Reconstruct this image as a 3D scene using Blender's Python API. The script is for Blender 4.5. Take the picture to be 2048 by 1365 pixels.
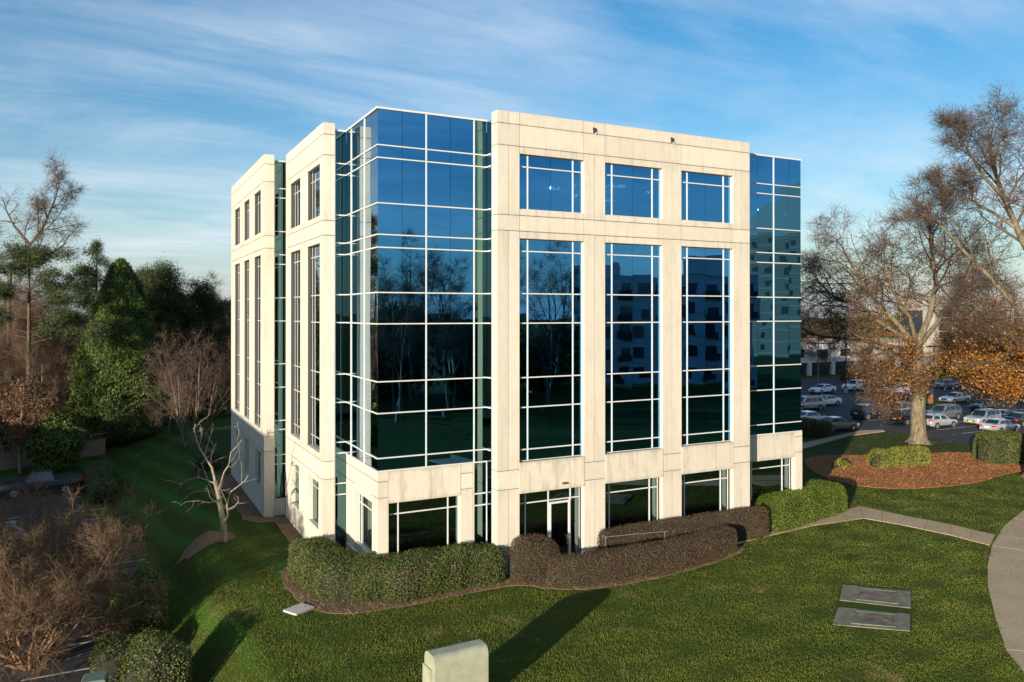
import bpy, math, random
import numpy as np
from mathutils import Vector
R = math.radians
for o in list(bpy.data.objects): bpy.data.objects.remove(o)
scene = bpy.context.scene
COL = scene.collection

# ------------------------------------------------------------------ camera, sky, sun, exposure
CAM = np.array([-16.4528, -33.5718, 12.0076]); YAW = 0.4748; PITCH = 0.0039; FPX = 1569.03; V0 = 619.94
cd = bpy.data.cameras.new('camera'); cam = bpy.data.objects.new('camera', cd); COL.objects.link(cam)
cam.location = CAM; cam.rotation_euler = (math.pi/2 + PITCH, 0, -YAW)
cd.sensor_width = 36; cd.lens = FPX/2048*36; cd.shift_y = -(682.5-V0)/2048; cd.clip_end = 3000; cd.clip_start = .1
scene.camera = cam
SUN_EL = R(9.0); SUN_AZ = R(235.5)          # azimuth towards the sun, clockwise from +Y
SUNDIR = Vector((math.sin(SUN_AZ)*math.cos(SUN_EL), math.cos(SUN_AZ)*math.cos(SUN_EL), math.sin(SUN_EL)))
sd = bpy.data.lights.new('sun', 'SUN'); sun = bpy.data.objects.new('sun', sd); COL.objects.link(sun)
sd.energy = 5.0; sd.angle = R(.5); sd.color = (1, .87, .69)
sun.rotation_euler = (-SUNDIR).to_track_quat('-Z', 'Y').to_euler(); sun.location = (0, 0, 60)

def nd(nt, typ, loc=None, **kw):
    n = nt.nodes.new(typ)
    for k, v in kw.items():
        if k in n.inputs: n.inputs[k].default_value = v
        else: setattr(n, k, v)
    return n
def mth(nt, op, a, b=None, c=None, clamp=False):
    n = nt.nodes.new('ShaderNodeMath'); n.operation = op; n.use_clamp = clamp
    for i, x in enumerate((a, b, c)):
        if x is None: continue
        if isinstance(x, (int, float)): n.inputs[i].default_value = x
        else: nt.links.new(x, n.inputs[i])
    return n.outputs[0]
def mixc(nt, f, a, b, blend='MIX'):
    n = nt.nodes.new('ShaderNodeMix'); n.data_type = 'RGBA'; n.blend_type = blend
    for s, x in (('Factor', f), ('A', a), ('B', b)):
        i = [q for q in n.inputs if q.name == s and q.enabled][0]
        if isinstance(x, (int, float)): i.default_value = x
        elif isinstance(x, tuple): i.default_value = (*x, 1)[:4]
        else: nt.links.new(x, i)
    return [q for q in n.outputs if q.enabled][0]
def ramp(nt, x, *stops):
    n = nt.nodes.new('ShaderNodeValToRGB'); nt.links.new(x, n.inputs[0]); e = n.color_ramp.elements
    while len(e) < len(stops): e.new(.5)
    for i, (p, c) in enumerate(stops):
        e[i].position = p; e[i].color = (*c, 1) if isinstance(c, tuple) else (c, c, c, 1)
    return n.outputs[0]

world = bpy.data.worlds.new('World'); scene.world = world; world.use_nodes = True
nt = world.node_tree; nt.nodes.clear()
sky = nt.nodes.new('ShaderNodeTexSky'); sky.sky_type = 'NISHITA'; sky.sun_disc = False
sky.sun_elevation = SUN_EL; sky.sun_rotation = SUN_AZ; sky.altitude = 200; sky.air_density = 1.0; sky.dust_density = .6; sky.ozone_density = 2.2
tc = nt.nodes.new('ShaderNodeTexCoord'); sep = nt.nodes.new('ShaderNodeSeparateXYZ'); nt.links.new(tc.outputs['Generated'], sep.inputs[0])
zc = mth(nt, 'MAXIMUM', sep.outputs[2], .0); zz = mth(nt, 'ADD', zc, .12)
cb = nt.nodes.new('ShaderNodeCombineXYZ')
nt.links.new(mth(nt, 'DIVIDE', sep.outputs[0], zz), cb.inputs[0]); nt.links.new(mth(nt, 'DIVIDE', sep.outputs[1], zz), cb.inputs[1])
mp = nt.nodes.new('ShaderNodeMapping'); nt.links.new(cb.outputs[0], mp.inputs[0]); mp.inputs['Rotation'].default_value = (0, 0, R(-22)); mp.inputs['Scale'].default_value = (.62, 1.0, 1); mp.inputs['Location'].default_value = (3.1, 1.7, 0)
n1 = nd(nt, 'ShaderNodeTexNoise', Scale=1.1, Detail=9.0, Roughness=.62, Distortion=.6); nt.links.new(mp.outputs[0], n1.inputs['Vector'])
mp2 = nt.nodes.new('ShaderNodeMapping'); nt.links.new(cb.outputs[0], mp2.inputs[0]); mp2.inputs['Rotation'].default_value = (0, 0, R(-40)); mp2.inputs['Scale'].default_value = (.75, 2.6, 1)
n2 = nd(nt, 'ShaderNodeTexNoise', Scale=1.6, Detail=7.0, Roughness=.6, Distortion=.9); nt.links.new(mp2.outputs[0], n2.inputs['Vector'])
n3 = nd(nt, 'ShaderNodeTexNoise', Scale=.32, Detail=3.0, Roughness=.5); nt.links.new(cb.outputs[0], n3.inputs['Vector'])
big = ramp(nt, n3.outputs[0], (.38, 0.15), (.62, 1.0))
m = mth(nt, 'MULTIPLY', ramp(nt, mth(nt, 'ADD', mth(nt, 'MULTIPLY', n1.outputs[0], .70), mth(nt, 'MULTIPLY', n2.outputs[0], .30)), (.40, 0.0), (.70, 1.0)), big)
m = mth(nt, 'MULTIPLY', m, .95, clamp=True)
hs = nd(nt, 'ShaderNodeHueSaturation', Saturation=1.36, Value=1.0); nt.links.new(sky.outputs[0], hs.inputs['Color'])
CLOUD = (4.3, 4.75, 5.3)
hz = mth(nt, 'POWER', mth(nt, 'SUBTRACT', 1.0, mth(nt, 'MULTIPLY', zc, 1.0, clamp=True), clamp=True), 7.0)
hazed = mixc(nt, mth(nt, 'MULTIPLY', hz, .78), hs.outputs[0], (2.55, 3.0, 3.6))
colr = mixc(nt, m, hazed, CLOUD)
bg = nd(nt, 'ShaderNodeBackground', Strength=.1); nt.links.new(colr, bg.inputs[0])
wo = nt.nodes.new('ShaderNodeOutputWorld'); nt.links.new(bg.outputs[0], wo.inputs[0])
scene.view_settings.view_transform = 'Standard'; scene.view_settings.look = 'None'
scene.view_settings.exposure = .93; scene.view_settings.gamma = 1
scene.cycles.use_denoising = True; scene.cycles.max_bounces = 7; scene.cycles.transparent_max_bounces = 12
scene.cycles.glossy_bounces = 5; scene.cycles.diffuse_bounces = 3

# ------------------------------------------------------------------ helpers
_s, _c = math.sin(YAW), math.cos(YAW)
FW = np.array([_s*math.cos(PITCH), _c*math.cos(PITCH), math.sin(PITCH)]); RT = np.array([_c, -_s, 0.]); UP = np.cross(RT, FW)
def at(u, v, depth):            # a surveyed point: where the sight line through (u, v) is at that distance
    return CAM + (FW + RT*(u-1024)/FPX + UP*(V0-v)/FPX)*depth
def atz(u, v, z):
    d = FW + RT*(u-1024)/FPX + UP*(V0-v)/FPX
    return CAM + d*((z-CAM[2])/d[2])

def sstep(a, b, x):
    t = np.clip((np.asarray(x, float)-a)/(b-a), 0, 1); return t*t*(3-2*t)
GZ = -.6; LOTZ = -2.5
def crest(y): return -11.3 + 2.4*sstep(13, 24, y)
def gh(x, y):
    x = np.asarray(x, float); y = np.asarray(y, float)
    w = 3.2 + 5.0*sstep(13, 27, y)
    d = sstep(0, 1, (crest(y)-x)/w)
    h = GZ + (LOTZ-GZ)*d
    h = h + .12*sstep(8, 20, y)*sstep(5, 7, -x)*(1-d)
    und = .05*np.sin(x*.55+1.3*np.sin(y*.31)+.8)*np.sin(y*.62+.9*np.sin(x*.27)) + .025*np.sin(x*1.3+y*.9)*np.sin(y*1.1-x*.4)
    mk = sstep(-4.2, -6.5, y)*sstep(21, 16, x+(y+7)*-1.0)*sstep(-16, -12, x)*sstep(2.6, 4.5, np.hypot(x-13.2, y+10.6))
    return h + und*mk
def gz(x, y): return float(gh(x, y))

MESHES = {}
def link(name, me, mat, parent=None, smooth=False):
    for q in (mat if isinstance(mat, (list, tuple)) else [mat]): me.materials.append(q)
    if smooth: me.polygons.foreach_set('use_smooth', [True]*len(me.polygons))
    o = bpy.data.objects.new(name, me); COL.objects.link(o)
    if parent: o.parent = parent
    return o
def tag(o, label=None, cat=None, group=None, kind=None):
    if label: o['label'] = label
    if cat: o['category'] = cat
    if group: o['group'] = group
    if kind: o['kind'] = kind
    return o
def thing(name, loc, label, cat, group=None, rz=0):
    o = bpy.data.objects.new(name, None); COL.objects.link(o); o.location = [float(q) for q in loc]; o.rotation_euler = (0, 0, rz)
    o.empty_display_size = .3
    return tag(o, label, cat, group)
def copy_tree(o, parent=None):
    c = o.copy(); COL.objects.link(c); c.parent = parent
    for ch in list(o.children): copy_tree(ch, c)
    return c

class MB:
    def __init__(s): s.v = []; s.f = []; s.mi = []
    def add(s, vs, fs, mi=0):
        b = len(s.v); s.v += [tuple(map(float, q)) for q in vs]; s.f += [tuple(b+i for i in f) for f in fs]; s.mi += [mi]*len(fs)
    def box(s, x0, x1, y0, y1, z0, z1, mi=0):
        if x1 < x0: x0, x1 = x1, x0
        if y1 < y0: y0, y1 = y1, y0
        if z1 < z0: z0, z1 = z1, z0
        s.add([(x0,y0,z0),(x1,y0,z0),(x1,y1,z0),(x0,y1,z0),(x0,y0,z1),(x1,y0,z1),(x1,y1,z1),(x0,y1,z1)],
              [(0,3,2,1),(4,5,6,7),(0,1,5,4),(1,2,6,5),(2,3,7,6),(3,0,4,7)], mi)
    def quad(s, a, b, c, d, mi=0): s.add([a,b,c,d], [(0,1,2,3)], mi)
    def prism(s, poly, z0, z1, mi=0):
        n = len(poly); vs = [(x,y,z0) for x,y in poly]+[(x,y,z1) for x,y in poly]
        s.add(vs, [tuple(range(n-1,-1,-1)), tuple(range(n,2*n))]+[(i,(i+1)%n,n+(i+1)%n,n+i) for i in range(n)], mi)
    def extr(s, prof, y0, y1, mi=0, caps=True):       # (x,z) outline pushed along y
        n = len(prof); vs = [(x,y0,z) for x,z in prof]+[(x,y1,z) for x,z in prof]
        fs = [(i,(i+1)%n,n+(i+1)%n,n+i) for i in range(n)]
        if caps: fs += [tuple(range(n-1,-1,-1)), tuple(range(n,2*n))]
        s.add(vs, fs, mi)
    def tube(s, pts, rad, n=6, mi=0, cap=False):
        pts = np.asarray(pts, float); k = len(pts)
        t = np.gradient(pts, axis=0); t /= np.linalg.norm(t, axis=1, keepdims=True)+1e-9
        ref = np.array([0,0,1.]) if abs(t[0][2]) < .9 else np.array([1.,0,0])
        a = np.cross(t, ref); a /= np.linalg.norm(a, axis=1, keepdims=True)+1e-9; b = np.cross(t, a)
        ang = np.arange(n)*2*math.pi/n
        ring = a[:,None,:]*np.cos(ang)[None,:,None] + b[:,None,:]*np.sin(ang)[None,:,None]
        vs = (pts[:,None,:]+ring*np.asarray(rad, float)[:,None,None]).reshape(-1,3)
        fs = [(i*n+j, i*n+(j+1)%n, (i+1)*n+(j+1)%n, (i+1)*n+j) for i in range(k-1) for j in range(n)]
        if cap: fs += [tuple(range(n-1,-1,-1)), tuple((k-1)*n+j for j in range(n))]
        s.add(vs, fs, mi)
    def cyl(s, c, axis, r, h, n=16, mi=0):
        c = np.asarray(c, float); ax = np.asarray(axis, float); s.tube([c-ax*h/2, c+ax*h/2], [r, r], n, mi, True)
    def mesh(s, name):
        me = bpy.data.meshes.new(name); me.from_pydata(s.v, [], s.f)
        if any(s.mi): me.polygons.foreach_set('material_index', s.mi)
        me.update(); return me
    def build(s, name, mat, parent=None, smooth=False): return link(name, s.mesh(name), mat, parent, smooth)

def np_mesh(name, verts, faces):         # faces: N x 3 or N x 4 index array
    verts = np.asarray(verts, np.float32); faces = np.asarray(faces, np.int32); k = faces.shape[1]
    me = bpy.data.meshes.new(name); me.vertices.add(len(verts)); me.vertices.foreach_set('co', verts.ravel())
    me.loops.add(faces.size); me.loops.foreach_set('vertex_index', faces.ravel())
    me.polygons.add(len(faces)); me.polygons.foreach_set('loop_start', np.arange(0, faces.size, k, dtype=np.int32))
    me.polygons.foreach_set('loop_total', np.full(len(faces), k, np.int32)); me.update(calc_edges=True); return me
def unit(a): return a/(np.linalg.norm(a, axis=-1, keepdims=True)+1e-9)
def leaf_arrays(rng, cen, size, aspect=.55, nrm=None, spread=1.0, axis=None):
    n = len(cen); d = unit(rng.normal(size=(n,3)))
    if nrm is not None: d = unit(nrm + spread*d)
    t = rng.normal(size=(n,3)) if axis is None else axis + .45*rng.normal(size=(n,3))
    t = unit(t - d*np.sum(t*d, 1, keepdims=True)); b = np.cross(d, t)
    sz = np.asarray(size)*(.65+.7*rng.random(n)); L = t*sz[:,None]*.5; W = b*sz[:,None]*.5*aspect
    v = np.stack([cen-L, cen+W-L*.1, cen+L, cen-W-L*.1], 1).reshape(-1,3)
    return v
def leaves(rng, cen, size, **k):
    v = leaf_arrays(rng, np.asarray(cen, float), size, **k); return v, np.arange(len(v)).reshape(-1,4)
def leaf_mesh(name, rng, cen, size, **k):
    v, f = leaves(rng, cen, size, **k); return np_mesh(name, v, f)

# ------------------------------------------------------------------ materials
def mat(name):
    m = bpy.data.materials.new(name); m.use_nodes = True; nt = m.node_tree
    return m, nt, nt.nodes['Principled BSDF']
def simple(name, col, rough=.6, metal=0., noise=0., scale=4., spec=.5, bump=0.):
    m, nt, p = mat(name); p.inputs['Roughness'].default_value = rough; p.inputs['Metallic'].default_value = metal
    p.inputs['Specular IOR Level'].default_value = spec
    if noise or bump:
        g = nt.nodes.new('ShaderNodeNewGeometry'); n = nd(nt, 'ShaderNodeTexNoise', Scale=scale, Detail=5.); nt.links.new(g.outputs['Position'], n.inputs['Vector'])
        lo = tuple(c*(1-noise) for c in col); hi = tuple(min(1, c*(1+noise)) for c in col)
        nt.links.new(ramp(nt, n.outputs[0], (.3, lo), (.7, hi)), p.inputs['Base Color'])
        if bump:
            b = nd(nt, 'ShaderNodeBump', Strength=bump, Distance=.03); nt.links.new(n.outputs[0], b.inputs['Height']); nt.links.new(b.outputs[0], p.inputs['Normal'])
    else: p.inputs['Base Color'].default_value = (*col, 1)
    return m
def foliage(name, cols, rough=.55, trans=.25, var=.9):
    m, nt, p = mat(name); g = nt.nodes.new('ShaderNodeNewGeometry')
    n = nd(nt, 'ShaderNodeTexNoise', Scale=.9, Detail=3.); nt.links.new(g.outputs['Position'], n.inputs['Vector'])
    r = mth(nt, 'ADD', mth(nt, 'MULTIPLY', g.outputs['Random Per Island'], .6), mth(nt, 'MULTIPLY', mth(nt, 'SUBTRACT', n.outputs[0], .3), 1.0))
    k = len(cols)
    c = ramp(nt, r, *[((i+.3)/k, cc) for i, cc in enumerate(cols)])
    p.inputs['Roughness'].default_value = rough; p.inputs['Specular IOR Level'].default_value = .35
    nt.links.new(c, p.inputs['Base Color'])
    if trans:
        t = nt.nodes.new('ShaderNodeBsdfTranslucent'); nt.links.new(c, t.inputs[0]); mx = nd(nt, 'ShaderNodeMixShader'); mx.inputs[0].default_value = trans
        nt.links.new(p.outputs[0], mx.inputs[1]); nt.links.new(t.outputs[0], mx.inputs[2]); nt.links.new(mx.outputs[0], nt.nodes['Material Output'].inputs[0])
    return m
def stone(name, base, stain=.5):
    m, nt, p = mat(name); g = nt.nodes.new('ShaderNodeNewGeometry'); oi = nt.nodes.new('ShaderNodeObjectInfo')
    n = nd(nt, 'ShaderNodeTexNoise', Scale=2.2, Detail=8., Roughness=.65); nt.links.new(g.outputs['Position'], n.inputs['Vector'])
    nf = nd(nt, 'ShaderNodeTexNoise', Scale=26., Detail=4.); nt.links.new(g.outputs['Position'], nf.inputs['Vector'])
    mp = nt.nodes.new('ShaderNodeMapping'); nt.links.new(g.outputs['Position'], mp.inputs[0]); mp.inputs['Scale'].default_value = (1.5, 1.5, .22)
    ns = nd(nt, 'ShaderNodeTexNoise', Scale=1.7, Detail=6., Roughness=.7); nt.links.new(mp.outputs[0], ns.inputs['Vector'])
    c = mixc(nt, ramp(nt, n.outputs[0], (.3, 0.), (.75, 1.)), tuple(q*.93 for q in base), tuple(q*1.05 for q in base))
    c = mixc(nt, mth(nt, 'MULTIPLY', ramp(nt, ns.outputs[0], (.5, 0.), (.72, 1.)), stain), c, tuple(q*f for q, f in zip(base, (.70, .68, .64))))
    # grime along the top and bottom edges of each panel (weathering in the panel's own coordinates)
    tcn = nt.nodes.new('ShaderNodeTexCoord'); sp = nt.nodes.new('ShaderNodeSeparateXYZ'); nt.links.new(tcn.outputs['Generated'], sp.inputs[0])
    e = mth(nt, 'ABSOLUTE', mth(nt, 'SUBTRACT', sp.outputs[2], .5)); e = mth(nt, 'ADD', e, mth(nt, 'MULTIPLY', mth(nt, 'SUBTRACT', ns.outputs[0], .5), .5))
    c = mixc(nt, mth(nt, 'MULTIPLY', ramp(nt, e, (.36, 0.), (.52, 1.)), .45*stain), c, tuple(q*f for q, f in zip(base, (.62, .6, .56))))
    c = mixc(nt, mth(nt, 'MULTIPLY', mth(nt, 'SUBTRACT', nf.outputs[0], .35), .35, clamp=True), c, tuple(q*.75 for q in base))
    rv = mth(nt, 'ADD', .92, mth(nt, 'MULTIPLY', oi.outputs['Random'], .11))
    hsv = nd(nt, 'ShaderNodeHueSaturation'); nt.links.new(c, hsv.inputs['Color']); nt.links.new(rv, hsv.inputs['Value'])
    nt.links.new(hsv.outputs[0], p.inputs['Base Color']); p.inputs['Roughness'].default_value = .8; p.inputs['Specular IOR Level'].default_value = .25
    b = nd(nt, 'ShaderNodeBump', Strength=.25, Distance=.01); nt.links.new(nf.outputs[0], b.inputs['Height']); nt.links.new(b.outputs[0], p.inputs['Normal'])
    return m
def glass(name, tint, see, wav=.35, reflect=.75, graze=.85):
    m, nt, p = mat(name); nt.nodes.remove(p); out = nt.nodes['Material Output']
    g = nt.nodes.new('ShaderNodeNewGeometry'); oi = nt.nodes.new('ShaderNodeObjectInfo')
    off = nt.nodes.new('ShaderNodeVectorMath'); off.operation = 'ADD'; nt.links.new(g.outputs['Position'], off.inputs[0])
    cx = nt.nodes.new('ShaderNodeCombineXYZ'); nt.links.new(mth(nt, 'MULTIPLY', oi.outputs['Random'], 40.), cx.inputs[0]); nt.links.new(cx.outputs[0], off.inputs[1])
    n = nd(nt, 'ShaderNodeTexNoise', Scale=.42, Detail=1.); nt.links.new(off.outputs[0], n.inputs['Vector'])
    b = nd(nt, 'ShaderNodeBump', Strength=wav, Distance=.03); nt.links.new(n.outputs[0], b.inputs['Height'])
    gl = nd(nt, 'ShaderNodeBsdfGlossy', Roughness=.0); nt.links.new(b.outputs[0], gl.inputs['Normal'])
    tr = nd(nt, 'ShaderNodeBsdfTransparent'); tr.inputs[0].default_value = (*see, 1)
    lw = nd(nt, 'ShaderNodeLayerWeight', Blend=.25); nt.links.new(b.outputs[0], lw.inputs['Normal'])
    f = mth(nt, 'ADD', reflect, mth(nt, 'MULTIPLY', lw.outputs['Fresnel'], 1-reflect), clamp=True)
    nt.links.new(mixc(nt, ramp(nt, lw.outputs['Facing'], (.22, 0.), (.55, graze)), tint, (.80, .84, .82)), gl.inputs[0])
    mx = nt.nodes.new('ShaderNodeMixShader'); nt.links.new(f, mx.inputs[0]); nt.links.new(tr.outputs[0], mx.inputs[1]); nt.links.new(gl.outputs[0], mx.inputs[2])
    nt.links.new(mx.outputs[0], out.inputs[0]); return m
def bark(name, a, b, scale=6.):
    m, nt, p = mat(name); g = nt.nodes.new('ShaderNodeNewGeometry')
    mp = nt.nodes.new('ShaderNodeMapping'); nt.links.new(g.outputs['Position'], mp.inputs[0]); mp.inputs['Scale'].default_value = (1, 1, .3)
    n = nd(nt, 'ShaderNodeTexNoise', Scale=scale, Detail=6., Roughness=.7); nt.links.new(mp.outputs[0], n.inputs['Vector'])
    nt.links.new(ramp(nt, n.outputs[0], (.35, a), (.65, b)), p.inputs['Base Color']); p.inputs['Roughness'].default_value = .9; p.inputs['Specular IOR Level'].default_value = .15
    bp = nd(nt, 'ShaderNodeBump', Strength=.6, Distance=.04); nt.links.new(n.outputs[0], bp.inputs['Height']); nt.links.new(bp.outputs[0], p.inputs['Normal'])
    return m
def lawn():
    m, nt, p = mat('lawn'); g = nt.nodes.new('ShaderNodeNewGeometry')
    def noise(sc, det=5., rough=.6, scl=None, rot=0):
        v = g.outputs['Position']
        if scl:
            q = nt.nodes.new('ShaderNodeMapping'); nt.links.new(v, q.inputs[0]); q.inputs['Scale'].default_value = scl; q.inputs['Rotation'].default_value = (0, 0, rot); v = q.outputs[0]
        n = nd(nt, 'ShaderNodeTexNoise', Scale=sc, Detail=det, Roughness=rough); nt.links.new(v, n.inputs['Vector']); return n.outputs[0]
    a = noise(.35, 5.); f = noise(9., 6., .7); st = noise(1., 3., .5, (.10, 1.3, 1), R(-35)); dry = noise(.55, 7., .7)
    c = mixc(nt, ramp(nt, a, (.3, 0.), (.7, 1.)), (.042, .058, .008), (.060, .080, .012))
    c = mixc(nt, mth(nt, 'MULTIPLY', ramp(nt, st, (.42, 0.), (.58, 1.)), .45), c, (.050, .084, .012))
    sx = nt.nodes.new('ShaderNodeSeparateXYZ'); nt.links.new(g.outputs['Position'], sx.inputs[0])
    mow = mth(nt, 'SINE', mth(nt, 'ADD', mth(nt, 'MULTIPLY', mth(nt, 'ADD', sx.outputs[0], mth(nt, 'MULTIPLY', sx.outputs[1], .16)), 3.1), mth(nt, 'MULTIPLY', a, 3.)))
    c = mixc(nt, mth(nt, 'MULTIPLY', mth(nt, 'ADD', mow, .3, None, True), mth(nt, 'LESS_THAN', sx.outputs[0], -8.2)), c, (.052, .125, .016))
    c = mixc(nt, ramp(nt, f, (.3, .6), (.7, 0.)), c, (.016, .030, .006))
    c = mixc(nt, mth(nt, 'MULTIPLY', ramp(nt, dry, (.585, 0.), (.70, 1.)), .8), c, (.19, .15, .06))
    nt.links.new(c, p.inputs['Base Color']); p.inputs['Roughness'].default_value = .9; p.inputs['Specular IOR Level'].default_value = .1
    b = nd(nt, 'ShaderNodeBump', Strength=.9, Distance=.08); nt.links.new(noise(14., 6., .75), b.inputs['Height']); nt.links.new(b.outputs[0], p.inputs['Normal'])
    return m
def ground_mat(name, cols, sc, bump=.6, dist=.04, rough=.9, sc2=.4):
    m, nt, p = mat(name); g = nt.nodes.new('ShaderNodeNewGeometry')
    n = nd(nt, 'ShaderNodeTexNoise', Scale=sc, Detail=7., Roughness=.7); nt.links.new(g.outputs['Position'], n.inputs['Vector'])
    n2 = nd(nt, 'ShaderNodeTexNoise', Scale=sc2, Detail=5., Roughness=.6); nt.links.new(g.outputs['Position'], n2.inputs['Vector'])
    r = mth(nt, 'ADD', mth(nt, 'MULTIPLY', n.outputs[0], .6), mth(nt, 'MULTIPLY', n2.outputs[0], .4))
    nt.links.new(ramp(nt, r, *[(.34+.32*i/max(1, len(cols)-1), c) for i, c in enumerate(cols)]), p.inputs['Base Color'])
    p.inputs['Roughness'].default_value = rough; p.inputs['Specular IOR Level'].default_value = .2
    b = nd(nt, 'ShaderNodeBump', Strength=bump, Distance=dist); nt.links.new(n.outputs[0], b.inputs['Height']); nt.links.new(b.outputs[0], p.inputs['Normal'])
    return m

STONE = stone('precast_stone', (.53, .49, .415), .5); STONE2 = stone('precast_spandrel', (.53, .49, .415), 1.3); BACK = simple('dark_joint', (.05, .045, .04), .9)
GLASS = glass('blue_reflective_glass', (.105, .385, .70), (.11, .15, .15), .22); GLASSDIM = glass('dimmed_recess_glass', (.10, .21, .23), (.10, .14, .13), .22); GLASSL = glass('ground_glass', (.30, .45, .50), (.14, .20, .18), .3, .5, .25)  # recess glass: blue glazing with its darker reflections put into the tint
ALU = simple('white_mullion', (.52, .52, .50), .4, 0., .06, 3.); ALUD = simple('grey_sill_metal', (.30, .31, .31), .4, .3)
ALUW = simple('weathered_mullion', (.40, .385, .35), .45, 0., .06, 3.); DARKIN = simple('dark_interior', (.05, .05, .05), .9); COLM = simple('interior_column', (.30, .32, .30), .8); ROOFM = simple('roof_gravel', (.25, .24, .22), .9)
LAWN = lawn(); MULCH = ground_mat('red_mulch', [(.12, .048, .018), (.28, .115, .042), (.40, .18, .07)], 11., 1., .12)
STRAW = ground_mat('brown_mulch', [(.08, .05, .03), (.19, .125, .072), (.30, .205, .12)], 11., 1., .12)
ASPH = ground_mat('asphalt', [(.035, .036, .038), (.048, .048, .05), (.062, .060, .060)], 9., .25, .01, .85, .12)
CONC = ground_mat('concrete_walk', [(.30, .22, .13), (.40, .305, .19), (.47, .37, .25)], 5., .15, .01, .85, .5)
KERB = simple('kerb_concrete', (.34, .32, .29), .85, 0, .15, 2.); PAINT = simple('parking_paint', (.45, .45, .43), .7, 0, .3, 6.)
LITTER = ground_mat('leaf_litter', [(.035, .022, .014), (.07, .045, .028), (.11, .072, .045)], 4., .9, .1)
BARK = bark('grey_brown_bark', (.10, .08, .06), (.24, .20, .15)); BARKO = bark('oak_bark', (.065, .054, .037), (.21, .178, .12), 5.); BARKD = bark('pine_bark', (.05, .038, .03), (.12, .09, .065)); BARKP = bark('pale_bark', (.12, .10, .075), (.34, .29, .22), 9.)
BARKM = bark('tan_bark', (.16, .085, .045), (.36, .22, .12), 6.); TWIG = bark('brown_twigs', (.065, .043, .030), (.155, .105, .075), 2.); TWIGM = bark('tan_twigs', (.075, .048, .030), (.20, .13, .078), 1.2); TWIGR = bark('reddish_twigs', (.052, .037, .029), (.125, .09, .066), 1.5)
HEDGE_G = foliage('privet_leaves', [(.020, .036, .006), (.045, .070, .011), (.075, .105, .018), (.10, .115, .03), (.13, .095, .05)]); HEDGE_L = foliage('bright_holly_leaves', [(.045, .075, .008), (.095, .140, .014), (.14, .185, .022)])
HEDGE_P = foliage('purple_hedge_leaves', [(.040, .024, .014), (.080, .047, .030), (.118, .074, .048), (.06, .07, .024)]); HEDGE_Y = foliage('yellow_holly_leaves', [(.07, .09, .012), (.14, .16, .02), (.20, .20, .03)])
CYP = foliage('cypress_sprays', [(.016, .038, .006), (.050, .088, .013), (.108, .150, .028)], .6, .1); PINE = foliage('pine_needles', [(.016, .030, .010), (.036, .055, .016), (.065, .085, .024)], .6, .1)
ORANGE = foliage('orange_oak_leaves', [(.15, .055, .014), (.31, .125, .022), (.42, .21, .035)], .6, .35); BROWNL = foliage('brown_leaves', [(.07, .04, .022), (.14, .08, .045), (.22, .13, .07)], .6, .3)
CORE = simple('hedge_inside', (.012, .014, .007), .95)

# ------------------------------------------------------------------ ground
def axis_pts(lo, hi, a, b, fine, coarse):
    r = list(np.arange(a, b, fine)); x = b; st = fine
    while x < hi: r.append(x); st = min(st*1.25, coarse); x += st
    r.append(hi); x = a; st = fine; pre = []
    while x > lo: st = min(st*1.25, coarse); x -= st; pre.append(max(x, lo))
    return np.array(sorted(set(np.round(pre + r, 4))))
xs = axis_pts(-1500, 1500, -26, 26, .5, 150); ys = axis_pts(-1500, 1500, -32, 34, .5, 150)
X, Y = np.meshgrid(xs, ys); Z = gh(X, Y); nx = len(xs)
i, j = np.meshgrid(np.arange(nx-1), np.arange(len(ys)-1)); a = (j*nx+i).ravel()
tag(link('ground', np_mesh('ground', np.stack([X.ravel(), Y.ravel(), Z.ravel()], 1), np.stack([a, a+1, a+nx+1, a+nx], 1)), LAWN, None, True), 'mown green lawn around the office building', None, None, 'structure')

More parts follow.
